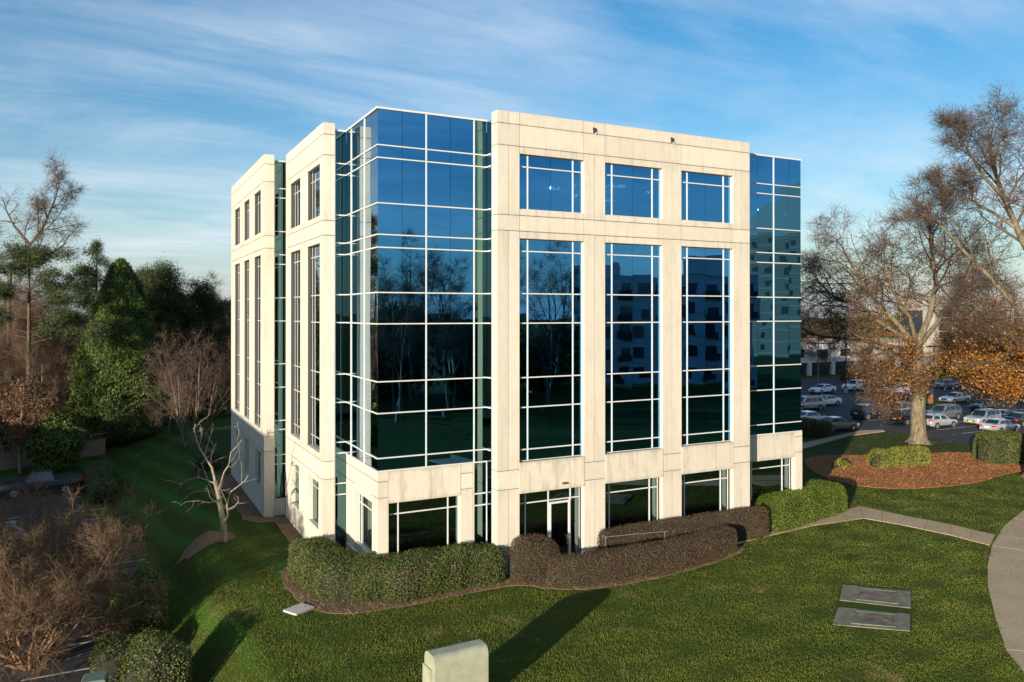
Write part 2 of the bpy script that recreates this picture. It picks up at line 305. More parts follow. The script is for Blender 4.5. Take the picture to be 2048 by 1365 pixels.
def inside(px, py, poly):
    r = np.zeros(px.shape, bool); n = len(poly)
    for k in range(n):
        x1, y1 = poly[k]; x2, y2 = poly[(k+1) % n]
        c = ((y1 > py) != (y2 > py)) & (px < (x2-x1)*(py-y1)/((y2-y1)+1e-12)+x1); r ^= c
    return r
def smooth_poly(pts, it=2):
    p = np.array(pts, float)
    for _ in range(it):
        q = np.roll(p, -1, 0); p = np.stack([.75*p+.25*q, .25*p+.75*q], 1).reshape(-1, 2)
    return [tuple(q) for q in p]
def sheet(name, poly, material, off, label, thick=0., follow=False):
    import bmesh
    if 'bed' in name or 'ring' in name:
        rr = random.Random(7); q = []
        for (x0, y0), (x1, y1) in zip(poly, poly[1:]+poly[:1]):
            n = max(1, int(math.hypot(x1-x0, y1-y0)/.22))
            q += [(x0+(x1-x0)*k/n+rr.uniform(-.05, .05), y0+(y1-y0)*k/n+rr.uniform(-.05, .05)) for k in range(n)]
        poly = q
    bm = bmesh.new(); vs = [bm.verts.new((x, y, 0)) for x, y in poly]; f = bm.faces.new(vs)
    bm.normal_update()
    if f.normal.z < 0: f.normal_flip()
    if follow:
        for axis in ((1,0,0), (0,1,0)):
            lo = min(p[0 if axis[0] else 1] for p in poly); hi = max(p[0 if axis[0] else 1] for p in poly); step = .5
            k = math.ceil(lo/step)*step
            while k < hi:
                co = (k,0,0) if axis[0] else (0,k,0)
                bmesh.ops.bisect_plane(bm, geom=bm.verts[:]+bm.edges[:]+bm.faces[:], plane_co=co, plane_no=axis); k += step
    bmesh.ops.triangulate(bm, faces=bm.faces[:], quad_method='FIXED', ngon_method='EAR_CLIP')
    for v in bm.verts: v.co.z = gz(v.co.x, v.co.y)+off
    if thick:
        r = bmesh.ops.extrude_face_region(bm, geom=bm.faces[:])
        for v in r['geom']:
            if isinstance(v, bmesh.types.BMVert): v.co.z += thick
        bmesh.ops.recalc_face_normals(bm, faces=bm.faces[:])
    bm.normal_update()
    me = bpy.data.meshes.new(name); bm.to_mesh(me); bm.free()
    o = link(name, me, material); tag(o, label, None, None, 'structure'); return o

LOT_R = [(34, 24), (43.2, 21.1), (54.8, 24.2), (58, 23.2), (56.5, 14.1), (62, 8.5), (70, 3), (90, -6), (175, -6), (175, 40), (108, 73), (60, 92), (34, 92)]
sheet('parking_lot', LOT_R, ASPH, .006, 'dark asphalt parking lot right of the building')
LOT_L = [(-60, -9), (-15.2, -9), (-14.4, -3), (-14.2, 6), (-15.2, 20), (-18.2, 34), (-18.6, 47), (-30, 49), (-60, 49)]
sheet('side_parking_lot', LOT_L, ASPH, .03, 'shaded asphalt parking lot below the lawn bank', 0, True)
sheet('forest_floor', [(-150, 53), (-24, 54), (-17.2, 60), (-9, 78), (8, 92), (30, 98), (60, 110), (60, 260), (-150, 260)], LITTER, .02, 'brown leaf litter under the woods', 0)
W1 = [(2.6,-1.5),(6,-1.75),(13,-1.4),(14.9,-.97),(20.7,-.4),(24.71,-.62),(25.42,-2.58),(25.97,-5.34),(26.0,-7.6),(28.25,-6.5),(28.1,-3.94),(27.5,-1.45),(27.1,1.5),(20.9,.75),(15.0,.1),(13,-.5),(6,-.55),(2.6,-.3)]
def slab_walk(name, Lp, Rp, step, label):
    r = bpy.data.objects.new(name, None); COL.objects.link(r); tag(r, label, None, None, 'structure'); rr = random.Random(len(Lp))
    for (l0, l1, r0, r1) in zip(Lp[:-1], Lp[1:], Rp[:-1], Rp[1:]):
        l0, l1, r0, r1 = (np.array(q, float) for q in (l0, l1, r0, r1)); n = max(1, round(float(np.linalg.norm((l1+r1-l0-r0)/2))/step))
        for k in range(n):
            a, b = k/n, (k+1)/n; gp = .006/step
            P4 = [l0+(l1-l0)*(a+gp), l0+(l1-l0)*(b-gp), r0+(r1-r0)*(b-gp), r0+(r1-r0)*(a+gp)]; c = sum(P4)/4; z = GZ+.03+rr.uniform(-.005, .005)
            if np.cross(P4[1]-P4[0], P4[2]-P4[1]) < 0: P4 = P4[::-1]
            m = MB(); m.prism([tuple(q-c) for q in P4], -.12, 0); o = m.build('paving_slab', CONC, r); o.location = (c[0], c[1], z)
slab_walk('entrance_walk', [(2.6,-1.5),(6,-1.75),(13,-1.4),(14.9,-.97),(20.7,-.4),(24.71,-.62),(25.42,-2.58),(25.97,-5.34),(26.0,-7.6)], [(2.6,-.3),(6,-.55),(13,-.5),(15.0,.1),(20.9,.75),(27.1,1.5),(27.5,-1.45),(28.1,-3.94),(28.25,-6.5)], 1.5, 'narrow concrete walk along the hedges')
CWL = [(40, -2.6), (35.2, -4.05), (30.6, -5.6), (26.0, -7.7), (22.6, -9.55), (19.6, -11.4), (16.2, -13.8), (13.4, -15.9), (11.2, -18.2), (9, -22), (8, -28)]
CWP = [(40.4,-4.3),(35.8,-5.7),(31.5,-7.1),(26.8,-9.3),(23.4,-11.1),(20.6,-12.8),(17.4,-15.1),(14.9,-17.2),(13.0,-19.4),(11.3,-23),(10.6,-28)]
slab_walk('curved_walk', CWL, CWP, 3., 'broad pale concrete walk curving past the lawn')
MUL = smooth_poly([(36.2, 14.6), (33.2, 11.2), (31.6, 7.4), (32.4, 4.6), (35.6, 2.9), (40.8, 2.3), (45.6, 3.3), (50.5, 3.4), (53.6, 5.2), (54.5, 8), (52.5, 10.6), (49.2, 11.8), (46, 12.2), (42, 14.2), (39, 15.8)])
sheet('mulch_bed', MUL, MULCH, .01, 'reddish brown mulch island in the lawn', .05)
sheet('planting_bed', smooth_poly([(-9.1, 5.6), (-9.2, 2), (-8.7, -.5), (-7.2, -1.45), (-4, -1.5), (-1, -1.25), (.7, -1.45), (1.4, -2.5), (3.0, -3.45), (6, -3.7), (10, -3.25), (13, -2.5), (14.1, -1.8), (13.0, -1.5), (6, -1.2), (1, 1.0), (-5, 1.3), (-5.6, 6.6), (-8, 6.8)], 1), STRAW, .01, 'strip of brown mulch under the hedges', .03)
sheet('wall_bed', [(-9.2, 30), (-9.2, 16), (-8.6, 14.9), (-7.6, 14.6), (-7.7, 6.4), (-6.7, 6.3), (-6.7, 15.6), (-7.9, 16), (-7.9, 30)], STRAW, .03, 'narrow brown mulch strip at the foot of the wall', .02, True)
t = [(-11.6+1.45*math.cos(q*.4488)*(1+.15*math.sin(3*q)), 13.0+1.3*math.sin(q*.4488)*(1+.12*math.cos(2*q))) for q in range(14)]
sheet('tree_ring', t, STRAW, .03, 'ring of dry mulch around the dead tree', .02, True)
sheet('kerb_path', [(34, 21), (40.8, 18.7), (50.5, 21.9), (56.8, 22.4), (57.4, 23.1), (54.8, 23.9), (43.2, 20.9), (34, 23.6)], CONC, .010, 'concrete strip along the near edge of the lot', .06)
sheet('lot_island', smooth_poly([(82, 34), (90, 34.4), (97, 37), (90, 38.4), (83, 37.4)]), LAWN, .016, 'grass island with a kerb in the parking lot', .12)
sheet('road', [(-200, -52), (200, -62), (200, -70), (-200, -60)], ASPH, .006, 'asphalt road behind the viewpoint')
mb = MB()
for y0 in (17.8, 20.6, 23.4, 26.2, 29.0, 31.8):
    for x0 in (52.5, 62.8) if y0 > 24 else (62.8, 68.2): mb.box(x0, x0+5.2, y0, y0+.1, GZ+.008, GZ+.012)
for k in range(9):
    for x0 in (79.5, 85.2): mb.box(x0, x0+5.2, 27+k*2.8, 27.1+k*2.8, GZ+.008, GZ+.012)
tag(mb.build('parking_lines', PAINT), 'faded white stall lines on the asphalt', None, None, 'structure')
mb = MB()
for k in range(14):
    y0 = -6+k*2.9; z = LOTZ+.036
    for xx in (-19.5, -26): mb.box(xx, xx+5, y0, y0+.11, z, z+.004)
tag(mb.build('side_parking_lines', PAINT), 'white stall lines in the lower lot', None, None, 'structure')

# ------------------------------------------------------------------ the office building
Zt, J1, J2, J3, J4, J5, J6 = 21.72, 21.11, 20.06, 16.72, 15.96, 4.44, 3.53
GT, A5, B5, C5, A4, B4, C4, A3, C3, A2, B2, GB, D1, E1 = 21.35, 19.70, 19.12, 17.04, 15.60, 15.01, 12.94, 11.50, 8.85, 7.40, 5.35, 4.79, 3.23, 2.66
ROWS = [GT, A5, B5, C5, A4, B4, C4, A3, C3, A2, B2, GB]
B = thing('office_building', (0, 0, GZ), 'five storey pale stone office building with blue mirrored corner glazing', 'office building')
B.location = (0, 0, 0)
JG = .014            # half joint
def panel(x0, x1, y0, y1, z0, z1, m=None, parent=B):
    mb = MB(); fx = abs(x1-x0) > .3; fy = abs(y1-y0) > .3
    mb.box(x0+(JG if fx else 0), x1-(JG if fx else 0), y0+(JG if fy and not fx else 0), y1-(JG if fy and not fx else 0), z0+JG, z1-JG)
    return mb.build('stone_panel', m or STONE, parent)
BOT = GZ-.35
rngp = random.Random(5)
PANES = []
def pane(face, pos, a0, a1, z0, z1, parent, m=None):
    """face 'y': plane y=pos, a along x. face 'x': plane x=pos, a along y (looking -x)"""
    t = [rngp.uniform(-.0022, .0022)*min(1.3, q) for q in (a1-a0, z1-z0)]
    g = .008
    cs = [(a0+g, z0+g), (a1-g, z0+g), (a1-g, z1-g), (a0+g, z1-g)]
    d = [-t[0]-t[1], t[0]-t[1], t[0]+t[1], -t[0]+t[1]]
    PANES.append((face, pos, cs, d, parent, m or GLASS, (a1-a0)*(z1-z0)*(.45 if face == 'x' else 1)))
def emit_pane(mb, face, pos, cs, d):
    if face == 'y': f = [(a, pos+q, z) for (a, z), q in zip(cs, d)]; b = [(a, pos+.014+q, z) for (a, z), q in zip(cs, d)]
    else: f = [(pos+q, a, z) for (a, z), q in zip(cs[::-1], d[::-1])]; b = [(pos+.014+q, a, z) for (a, z), q in zip(cs[::-1], d[::-1])]
    mb.add(f+b, [(0,1,2,3), (7,6,5,4), (0,4,5,1), (1,5,6,2), (2,6,7,3), (3,7,4,0)])
def flush_panes():
    order = sorted(range(len(PANES)), key=lambda k: -PANES[k][6]); rest = {}
    for r, k in enumerate(order):
        face, pos, cs, d, par, m, ar = PANES[k]
        if r < 300: mb = MB(); emit_pane(mb, face, pos, cs, d); mb.build('pane', m, par)
        else: emit_pane(rest.setdefault(m.name, (MB(), m))[0], face, pos, cs, d)
    for mb, m in rest.values(): tag(mb.build('small_panes', m, B), None, None, None, 'stuff')
MW = .028; MD = .04
def grid(name, face, pos, a0, a1, verts, zs, ztop, zbot, label=None, proud=MD, back=.1, edges=True, metal=None):
    """a frame: vertical bars at verts, horizontal bars at zs"""
    mb = MB(); f, b = pos-proud, pos+back
    def bar(p0, p1, z0, z1, e=0.):
        if face == 'y': mb.box(p0, p1, f-e, b, z0, z1)
        else: mb.box(f-e, b, p0, p1, z0, z1)
    for v in verts: bar(v-MW, v+MW, zbot, ztop)
    for z in zs: bar(a0, a1, z-MW, z+MW, .003)
    if edges:
        bar(a0, a0+MW, zbot, ztop, -.004); bar(a1-MW, a1, zbot, ztop, -.004); bar(a0, a1, ztop-MW, ztop, -.006); bar(a0, a1, zbot, zbot+MW, -.006)
    o = mb.build(name, metal or ALU, B)
    if label: o['label'] = label
    return o
def panes(face, pos, cols, rows, parent, m=None):
    for a0, a1 in zip(cols[:-1], cols[1:]):
        for z1, z0 in zip(rows[:-1], rows[1:]): pane(face, pos, a0, a1, z0, z1, parent, m)

# --- front stone slab, three bays between four piers
PX = [(0, 1.224), (4.893, 6.179), (9.842, 11.132), (14.797, 16.051)]; BX = [(1.224, 4.893), (6.179, 9.842), (11.132, 14.797)]
for x0, x1 in PX:
    xm = (x0+x1)/2
    for a, b in ((x0, xm), (xm, x1)):
        panel(a, b, 0, .3, J1, Zt); panel(a, b, 0, .3, J3, J2); panel(a, b, 0, .3, J5, J4); panel(a, b, 0, .3, BOT, J6)
    panel(x0, x1, 0, .3, J2, J1); panel(x0, x1, 0, .3, J4, J3); panel(x0, x1, 0, .3, J6, J5)
for x0, x1 in BX:
    panel(x0, x1, .004, .3, J1, Zt); panel(x0, x1, .004, .3, J2, J1); panel(x0, x1, .004, .3, A5, J2, STONE2)
    panel(x0, x1, .004, .3, J3, C5, STONE2); panel(x0, x1, .004, .3, J4, J3); panel(x0, x1, .004, .3, A4, J4, STONE2)
    panel(x0-.02, x1+.02, -.03, .5, D1+.02, GB-.02, STONE2)
# left return of the slab
for z0, z1 in ((J1, Zt), (J2, J1), (J3, J2), (J4, J3), (J5, J4), (J6, J5), (BOT, J6)):
    panel(.0, .1, .306, .61, z0, z1); panel(15.95, 16.051, .306, 1.3, z0, z1)
sl = MB(); JB = (.035)
for x0, x1 in PX: sl.box(x0+.03, x1-.03, .03, .55, BOT, Zt-.03)
for x0, x1 in BX: sl.box(x0, x1, .12, .55, A5+.04, Zt-.03); sl.box(x0, x1, .12, .55, A4+.04, C5-.04); sl.box(x0, x1, .12, .55, D1+.06, GB-.06)
sl.build('wall_backing', BACK, B)
for n, (x0, x1) in enumerate(BX):
    w = x1-x0; cols = [x0+.02, x0+.53, x0+w/2, x1-.55, x1-.02]
    g = grid('window', 'y', .2, x0, x1, (cols[1], cols[3]), (B5,), A5, C5); panes('y', .2, cols, [A5, B5, C5], g)
    rows = [A4, B4, C4, A3, C3, A2, B2, GB]
    g = grid('window', 'y', .2, x0, x1, (cols[1], cols[3]), rows[1:-1], A4, GB); panes('y', .2, cols, rows, g)
    if n:
        g = grid('window', 'y', .46, x0, x1, (cols[1], cols[3]), (E1,), D1+.02, .05); panes('y', .46, cols, [D1, E1, .05], g, GLASSL)
        panel(x0, x1, .3, .6, BOT, .05)
    else:
        g = grid('window', 'y', .46, x0, x1, (cols[1], 3.06, cols[3]), (E1,), D1+.02, -.45, 'ground floor window with a glass door in it')
        panes('y', .46, cols, [D1, E1], g, GLASSL); panes('y', .46, [cols[0], cols[1], 3.06], [E1, -.45], g, GLASSL); panes('y', .46, [cols[3], cols[4]], [E1, -.45], g, GLASSL)
        d = MB(); z1 = 2.56
        for a in (3.10, cols[3]-.13): d.box(a, a+.1, .38, .5, -.45, z1)
        d.box(3.2, cols[3]-.13, .382, .5, z1-.1, z1); d.box(3.2, cols[3]-.13, .382, .5, -.45, -.2)
        do = d.build('door', ALU, B); do['label'] = 'single glass door in a pale metal frame'
        h = MB(); h.tube([(4.10, .33, .35), (4.10, .33, .85)], [.02, .02], 8, 0, True); h.box(4.09, 4.11, .33, .4, .38, .42); h.box(4.09, 4.11, .33, .4, .78, .82); h.build('handle', ALUD, do)
        q = MB(); q.box(3.21, cols[3]-.14, .43, .45, -.19, z1-.11); q.build('pane', GLASSL, do)
# --- parapet vents and lamp
for x in (5.53, 10.49):
    v = MB(); v.box(x-.09, x+.10, -.05, .0, 21.16, 21.40); v.box(x-.11, x-.06, -.09, -.0, 21.36, 21.42); v.box(x+.03, x+.09, -.06, -.01, 21.10, 21.2, 1)
    v.build('camera_bracket', [simple('bracket_black', (.03, .03, .03), .5), ALU], B)
v = MB(); v.extr([(3.58, 3.50), (3.82, 3.50), (3.80, 3.60), (3.60, 3.60)], -.15, -.03); v.build('wall_lamp', simple('lamp_bronze', (.12, .07, .03), .5), B)

# --- glass corner (front y=1.115, left face x=-5.52)
YG = 1.115; XG = -5.52; YI = 6.45
cols = [XG, -4.35, -3.17, -1.93, -.72, -.02]
cw = grid('curtain_wall', 'y', YG, XG-.03, -.01, (-3.17, -.70), ROWS[1:-1], GT, GB, 'front face of the mirrored corner', edges=False); panes('y', YG, cols[:-1], ROWS, cw); panes('y', YG, cols[-2:], ROWS, cw, glass('dimmed_strip_glass', (.16, .30, .28), (.11, .15, .15), .22))  # end strip panes: duller reflections are put into their tint
for q in ((XG+.1, 0, YG-.06, YG+.12, GT, GT+.09), (XG-.07, XG+.098, YG-.062, YI, GT+.001, GT+.091)): mb = MB(); mb.box(*q); mb.build('coping', ALU, B)
for q in ((XG+.1, 0, YG-.05, YG+.12, GB-.06, GB), (XG-.052, XG+.098, YG-.048, YI, GB-.061, GB-.001)): mb = MB(); mb.box(*q); mb.build('window_sill', ALU, B)
lc = [YG, 2.15, 3.2, 4.31, 5.5, YI]
cl = grid('curtain_wall', 'x', XG, YG, YI, (3.2, 5.5), ROWS[1:-1], GT, GB, 'left face of the mirrored corner', edges=False); panes('x', XG, lc, ROWS, cl)
# narrow glass strip beside the slab
g = grid('curtain_wall', 'x', -.012, .64, YG-.05, (), ROWS[1:-1], GT, GB, 'narrow glass return beside the stone slab', edges=False); panes('x', -.012, [.62, YG], ROWS+[D1, E1, BOT], g)
g2 = grid('curtain_wall', 'y', YG+.01, -.72, -.01, (), (D1, E1), GB, BOT, 'lower strip of glass beside the stone slab', edges=True); panes('y', YG+.01, [-.72, -.01], [GB, D1, E1, BOT], g2, GLASSL)
# stone base under the corner
for z0, z1 in ((4.27, GB-.06), (3.52, 4.27), (BOT, 3.52)):
    panel(XG, -4.99, YG, YG+.3, z0, z1); panel(-1.40, -.74, YG, YG+.3, z0, z1); panel(XG, XG+.3, YG+.306, 2.0, z0, z1); panel(XG, XG+.3, 4.75, YI-.01, z0, z1)
panel(-5.0, -1.39, YG-.02, YG+.3, D1, GB-.06, STONE2); panel(XG, XG+.3, 2.0, 4.75, D1-.08, 4.27, STONE); panel(XG, XG+.3, 2.0, 4.75, 4.27, GB-.06, STONE)
panel(-4.99, -1.40, YG+.03, YG+.4, BOT, .0); panel(XG+.02, XG+.35, 2.0, 4.75, BOT, .62)
mb = MB(); mb.box(XG-.16, XG, YG-.02, 5.9, BOT, .32); mb.build('plinth', STONE2, B)
g = grid('window', 'y', YG+.3, -4.99, -1.40, (-4.45, -1.95), (E1,), D1, .0); panes('y', YG+.3, [-4.97, -4.45, -3.2, -1.95, -1.42], [D1, E1, .0], g, GLASSL)
g = grid('window', 'x', XG+.22, 2.0, 4.75, (4.3,), (E1-.03,), D1-.08, .62); panes('x', XG+.22, [2.02, 3.1, 4.3, 4.73], [D1-.08, E1-.03, .62], g, GLASSL)
bk = MB(); bk.box(XG+.05, -.8, YG+.2, YG+.28, D1+.1, GB-.1); bk.box(XG+.2, XG+.28, YG+.4, YI, D1+.1, GB-.1); bk.build('wall_backing', BACK, B)

# --- recess glass then middle stone block
ROWX = ROWS+[D1, E1, BOT]
XM, YM, YMC = -6.776, 6.25, 15.4
g = grid('curtain_wall', 'y', YI, XM+.6, XG, (-6.12,), ROWX[1:-1], GT-.05, BOT, 'recessed glass strip between the mirrored corner and the stone', edges=False); panes('y', YI, [XM+.6, XG], ROWX, g, GLASSDIM)
mb = MB(); mb.box(XM+.6, XG-.07, YI-.06, YI+.1, GT, GT+.09); mb.build('coping', ALU, B)
def left_block(x, y0, y1, wins, gw, zsplit):
    """stone block with its long face at x looking -x, front pier looking -y"""
    LV = ((J1, Zt), (J2, J1), (J3, J2), (J4, J3), (J5, J4), (J6, J5), (BOT, J6))
    for z0, z1 in LV: panel(x, x+.615, y0, y0+.3, z0, z1)
    for z0, z1 in LV: panel(x+.515, x+.615, y0+.306, y0+.9, z0, z1)
    ps = [y0+.306] + [q for w in wins for q in w] + [y1]; ps.sort()
    piers = [(ps[k], ps[k+1]) for k in range(0, len(ps), 2)]
    th = .3
    for a, b in piers:
        for z0, z1 in ((J3, J2), (J5, J4)): panel(x, x+th, a, b, z0, z1)
    bays = sorted(wins)
    mids = [y0+.306] + [ (bays[k][1]+bays[k+1][0])/2 for k in range(len(bays)-1)] + [y1]
    for a, b in zip(mids[:-1], mids[1:]):
        for z0, z1 in ((J1, Zt), (J2, J1), (J4, J3), (J6, J5)): panel(x, x+th, a, b, z0, z1)
    bk = MB(); bk.box(x+.06, x+.5, y0+.2, y1, J2, Zt-.03); bk.box(x+.06, x+.5, y0+.2, y1, A4+.03, C5-.03); bk.box(x+.06, x+.5, y0+.2, y1, 3.35, GB-.1)
    for a, b in piers: bk.box(x+.06, x+.5, a, b, BOT, J2)
    bk.build('wall_backing', BACK, B)
    for a, b in bays:
        panel(x+.004, x+th, a, b, A5, J2, STONE2); panel(x+.004, x+th, a, b, J3, C5, STONE2); panel(x+.004, x+th, a, b, A4, J4, STONE2); panel(x+.004, x+th, a, b, J5, GB, STONE2)
        vm = (a+.42, b-.3) if b-a > 2.3 else (a+.35,)
        for rows in ([A5, B5, C5], [A4, B4, C4, A3, C3, A2, B2, GB]):
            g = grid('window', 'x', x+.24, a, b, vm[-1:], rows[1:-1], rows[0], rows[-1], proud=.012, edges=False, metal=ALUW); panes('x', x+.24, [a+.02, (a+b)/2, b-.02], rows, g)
    gps = [y0+.306] + [q for w in gw for q in w[:2]] + [y1]
    for k in range(0, len(gps), 2): panel(x, x+th, gps[k], gps[k+1], BOT, J6)
    for a, b, zt, zb in gw:
        panel(x, x+th, a, b, zt, J6); panel(x, x+th, a, b, BOT, zb)
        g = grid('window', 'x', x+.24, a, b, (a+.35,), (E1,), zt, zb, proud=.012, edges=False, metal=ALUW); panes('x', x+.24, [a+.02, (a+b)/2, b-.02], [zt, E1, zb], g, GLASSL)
left_block(XM, YM, YMC, [(6.95, 9.88), (11.6, 14.38)], [(7.2, 9.47, 3.2, .8), (11.85, 13.95, 3.2, .8)], 2)
panel(XM, XM+.6, YMC+.006, YMC+.3, BOT, Zt)
XW, YW, YWB = -8.026, 15.93, 30.35
g = grid('curtain_wall', 'y', 16.22, XW+.62, XM+.1, (-7.36,), ROWX[1:-1], GT-.1, .55, 'recessed glass strip between the two stone blocks', edges=False); panes('y', 16.22, [XW+.62, XM+.1], ROWX[:-1]+[.6], g, GLASSDIM)
mb = MB(); mb.box(XW+.62, XM+.1, 16.14, 16.3, GT, GT+.09); mb.build('coping', ALU, B)
panel(XW+.62, XM+.1, 16.16, 16.4, BOT, .55); g = MB(); g.box(XM+.1, XM+.14, YMC+.3, 16.22, BOT, GT); g.build('wall_backing', BACK, B)
left_block(XW, YW, YWB, [(17.14, 19.71), (21.59, 24.02), (25.94, 28.6)], [(17.1, 19.1, 3.3, 1.1), (21.8, 23.45, 3.35, 1.1), (26.2, 27.8, 3.4, 1.1)], 3)
# --- right glass block
XR, YR = 21.38, 1.2
cols = [16.05, 17.86, 19.11, 20.39, XR]
g = grid('curtain_wall', 'y', YR, 16.05, XR, (19.11,), ROWS[1:-1], GT, GB, 'right mirrored corner of the building', edges=False); panes('y', YR, cols, ROWS, g)
for q in ((16.05, XR-.102, YR-.06, YR+.12, GT, GT+.09), (XR-.1, XR+.061, YR-.058, 30, GT-.001, GT+.089)): mb = MB(); mb.box(*q); mb.build('coping', ALU, B)
mb = MB(); mb.box(16.05, XR+.03, YR-.05, YR+.12, GB-.06, GB); mb.build('window_sill', ALU, B)
rg = MB()
for z1, z0 in zip(ROWS[:-1], ROWS[1:]):
    for k in range(8): rg.box(XR-.014, XR, YR+k*3.6+.02, YR+k*3.6+3.58, z0+.03, z1-.03)
rg.build('side_glazing', GLASS, B)
for z0, z1 in ((4.44, GB-.06), (3.48, 4.44), (BOT, 3.48)): panel(20.87, 21.5, YR, YR+.3, z0, z1); panel(21.2, 21.5, YR+.306, 30, z0, z1)
panel(17.1, 20.87, YR-.01, YR+.3, D1-.05, GB-.06, STONE2); panel(16.06, 17.1, YR, YR+.3, BOT, GB-.06)
mb = MB(); mb.box(20.0, 20.87, YR+.28, YR+.6, BOT, 3.0); 
g = grid('window', 'y', YR+.42, 17.1, 20.87, (17.7, 20.2), (E1,), D1-.02, .0); panes('y', YR+.42, [17.12, 17.7, 18.95, 20.2, 20.85], [D1, E1, .0], g, GLASSL)
panel(17.1, 20.87, YR+.3, YR+.6, BOT, .0)
flush_panes()
mb = MB(); mb.box(XG+.12, -.03, YG+.14, YG+.2, 20.55, GT-.02); mb.box(XG+.12, XG+.2, YG+.2, YI, 20.55, GT-.02); mb.box(16.1, XR-.12, YR+.14, YR+.2, 20.55, GT-.02); tag(mb.build('parapet_backing', BACK, B), None, None, None, 'stuff')
# --- inside: floor slabs, columns, core, roof, ceiling lights
mb = MB()
for z in (-.5, 3.85, 7.95, 12.05, 16.15): mb.box(-5.3, 21.1, 1.6, 29.5, z-.25, z); mb.box(-6.3, -5.3, 7, 29.5, z-.25, z); mb.box(-7.5, -6.3, 16.8, 29.5, z-.25, z); mb.box(.7, 15.6, .7, 1.6, z-.25, z)
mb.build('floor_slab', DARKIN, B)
mb = MB()
for z in (3.2, 7.3, 11.4, 15.5, 19.6): mb.box(-5.2, 21.0, 1.7, 29.4, z, z+.05); mb.box(-6.2, -5.2, 7, 29.4, z, z+.05)
mb.build('ceiling', simple('ceiling_tile', (.22, .22, .21), .9), B)
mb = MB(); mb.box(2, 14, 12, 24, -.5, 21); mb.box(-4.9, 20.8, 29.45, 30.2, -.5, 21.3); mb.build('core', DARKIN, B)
for x in (.9, 5.5, 10.5, 15.2, -3.0, 19.0):
    mb = MB(); mb.box(x-.22, x+.22, 2.6, 3.05, -.5, 21); mb.build('column', COLM, B)
mb = MB(); mb.box(-5.3, XR-.1, 1.4, 30, 20.7, 20.9); mb.box(-6.4, -5.3, 6.9, 30, 20.7, 20.9); mb.box(-7.7, -6.4, 16.7, 30, 20.7, 20.9); mb.box(.6, 16, .56, 1.4, 20.7, 20.9); mb.build('roof', ROOFM, B)
em, nte, pe = mat('ceiling_lamp'); pe.inputs['Emission Color'].default_value = (1, .97, .9, 1); pe.inputs['Emission Strength'].default_value = 26
for u, v, w in ((1112, 376, .9), (1143, 371, .6), (1146, 391, .5), (1236, 372, 1.0), (1219, 371, .4), (1222, 400, .7), (1298, 384, .4)):
    p = atz(u, v, 19.56); mb = MB(); mb.box(p[0]-w/2, p[0]+w/2, p[1]-.16, p[1]+.16, 19.48, 19.585); mb.build('ceiling_light', em, B)

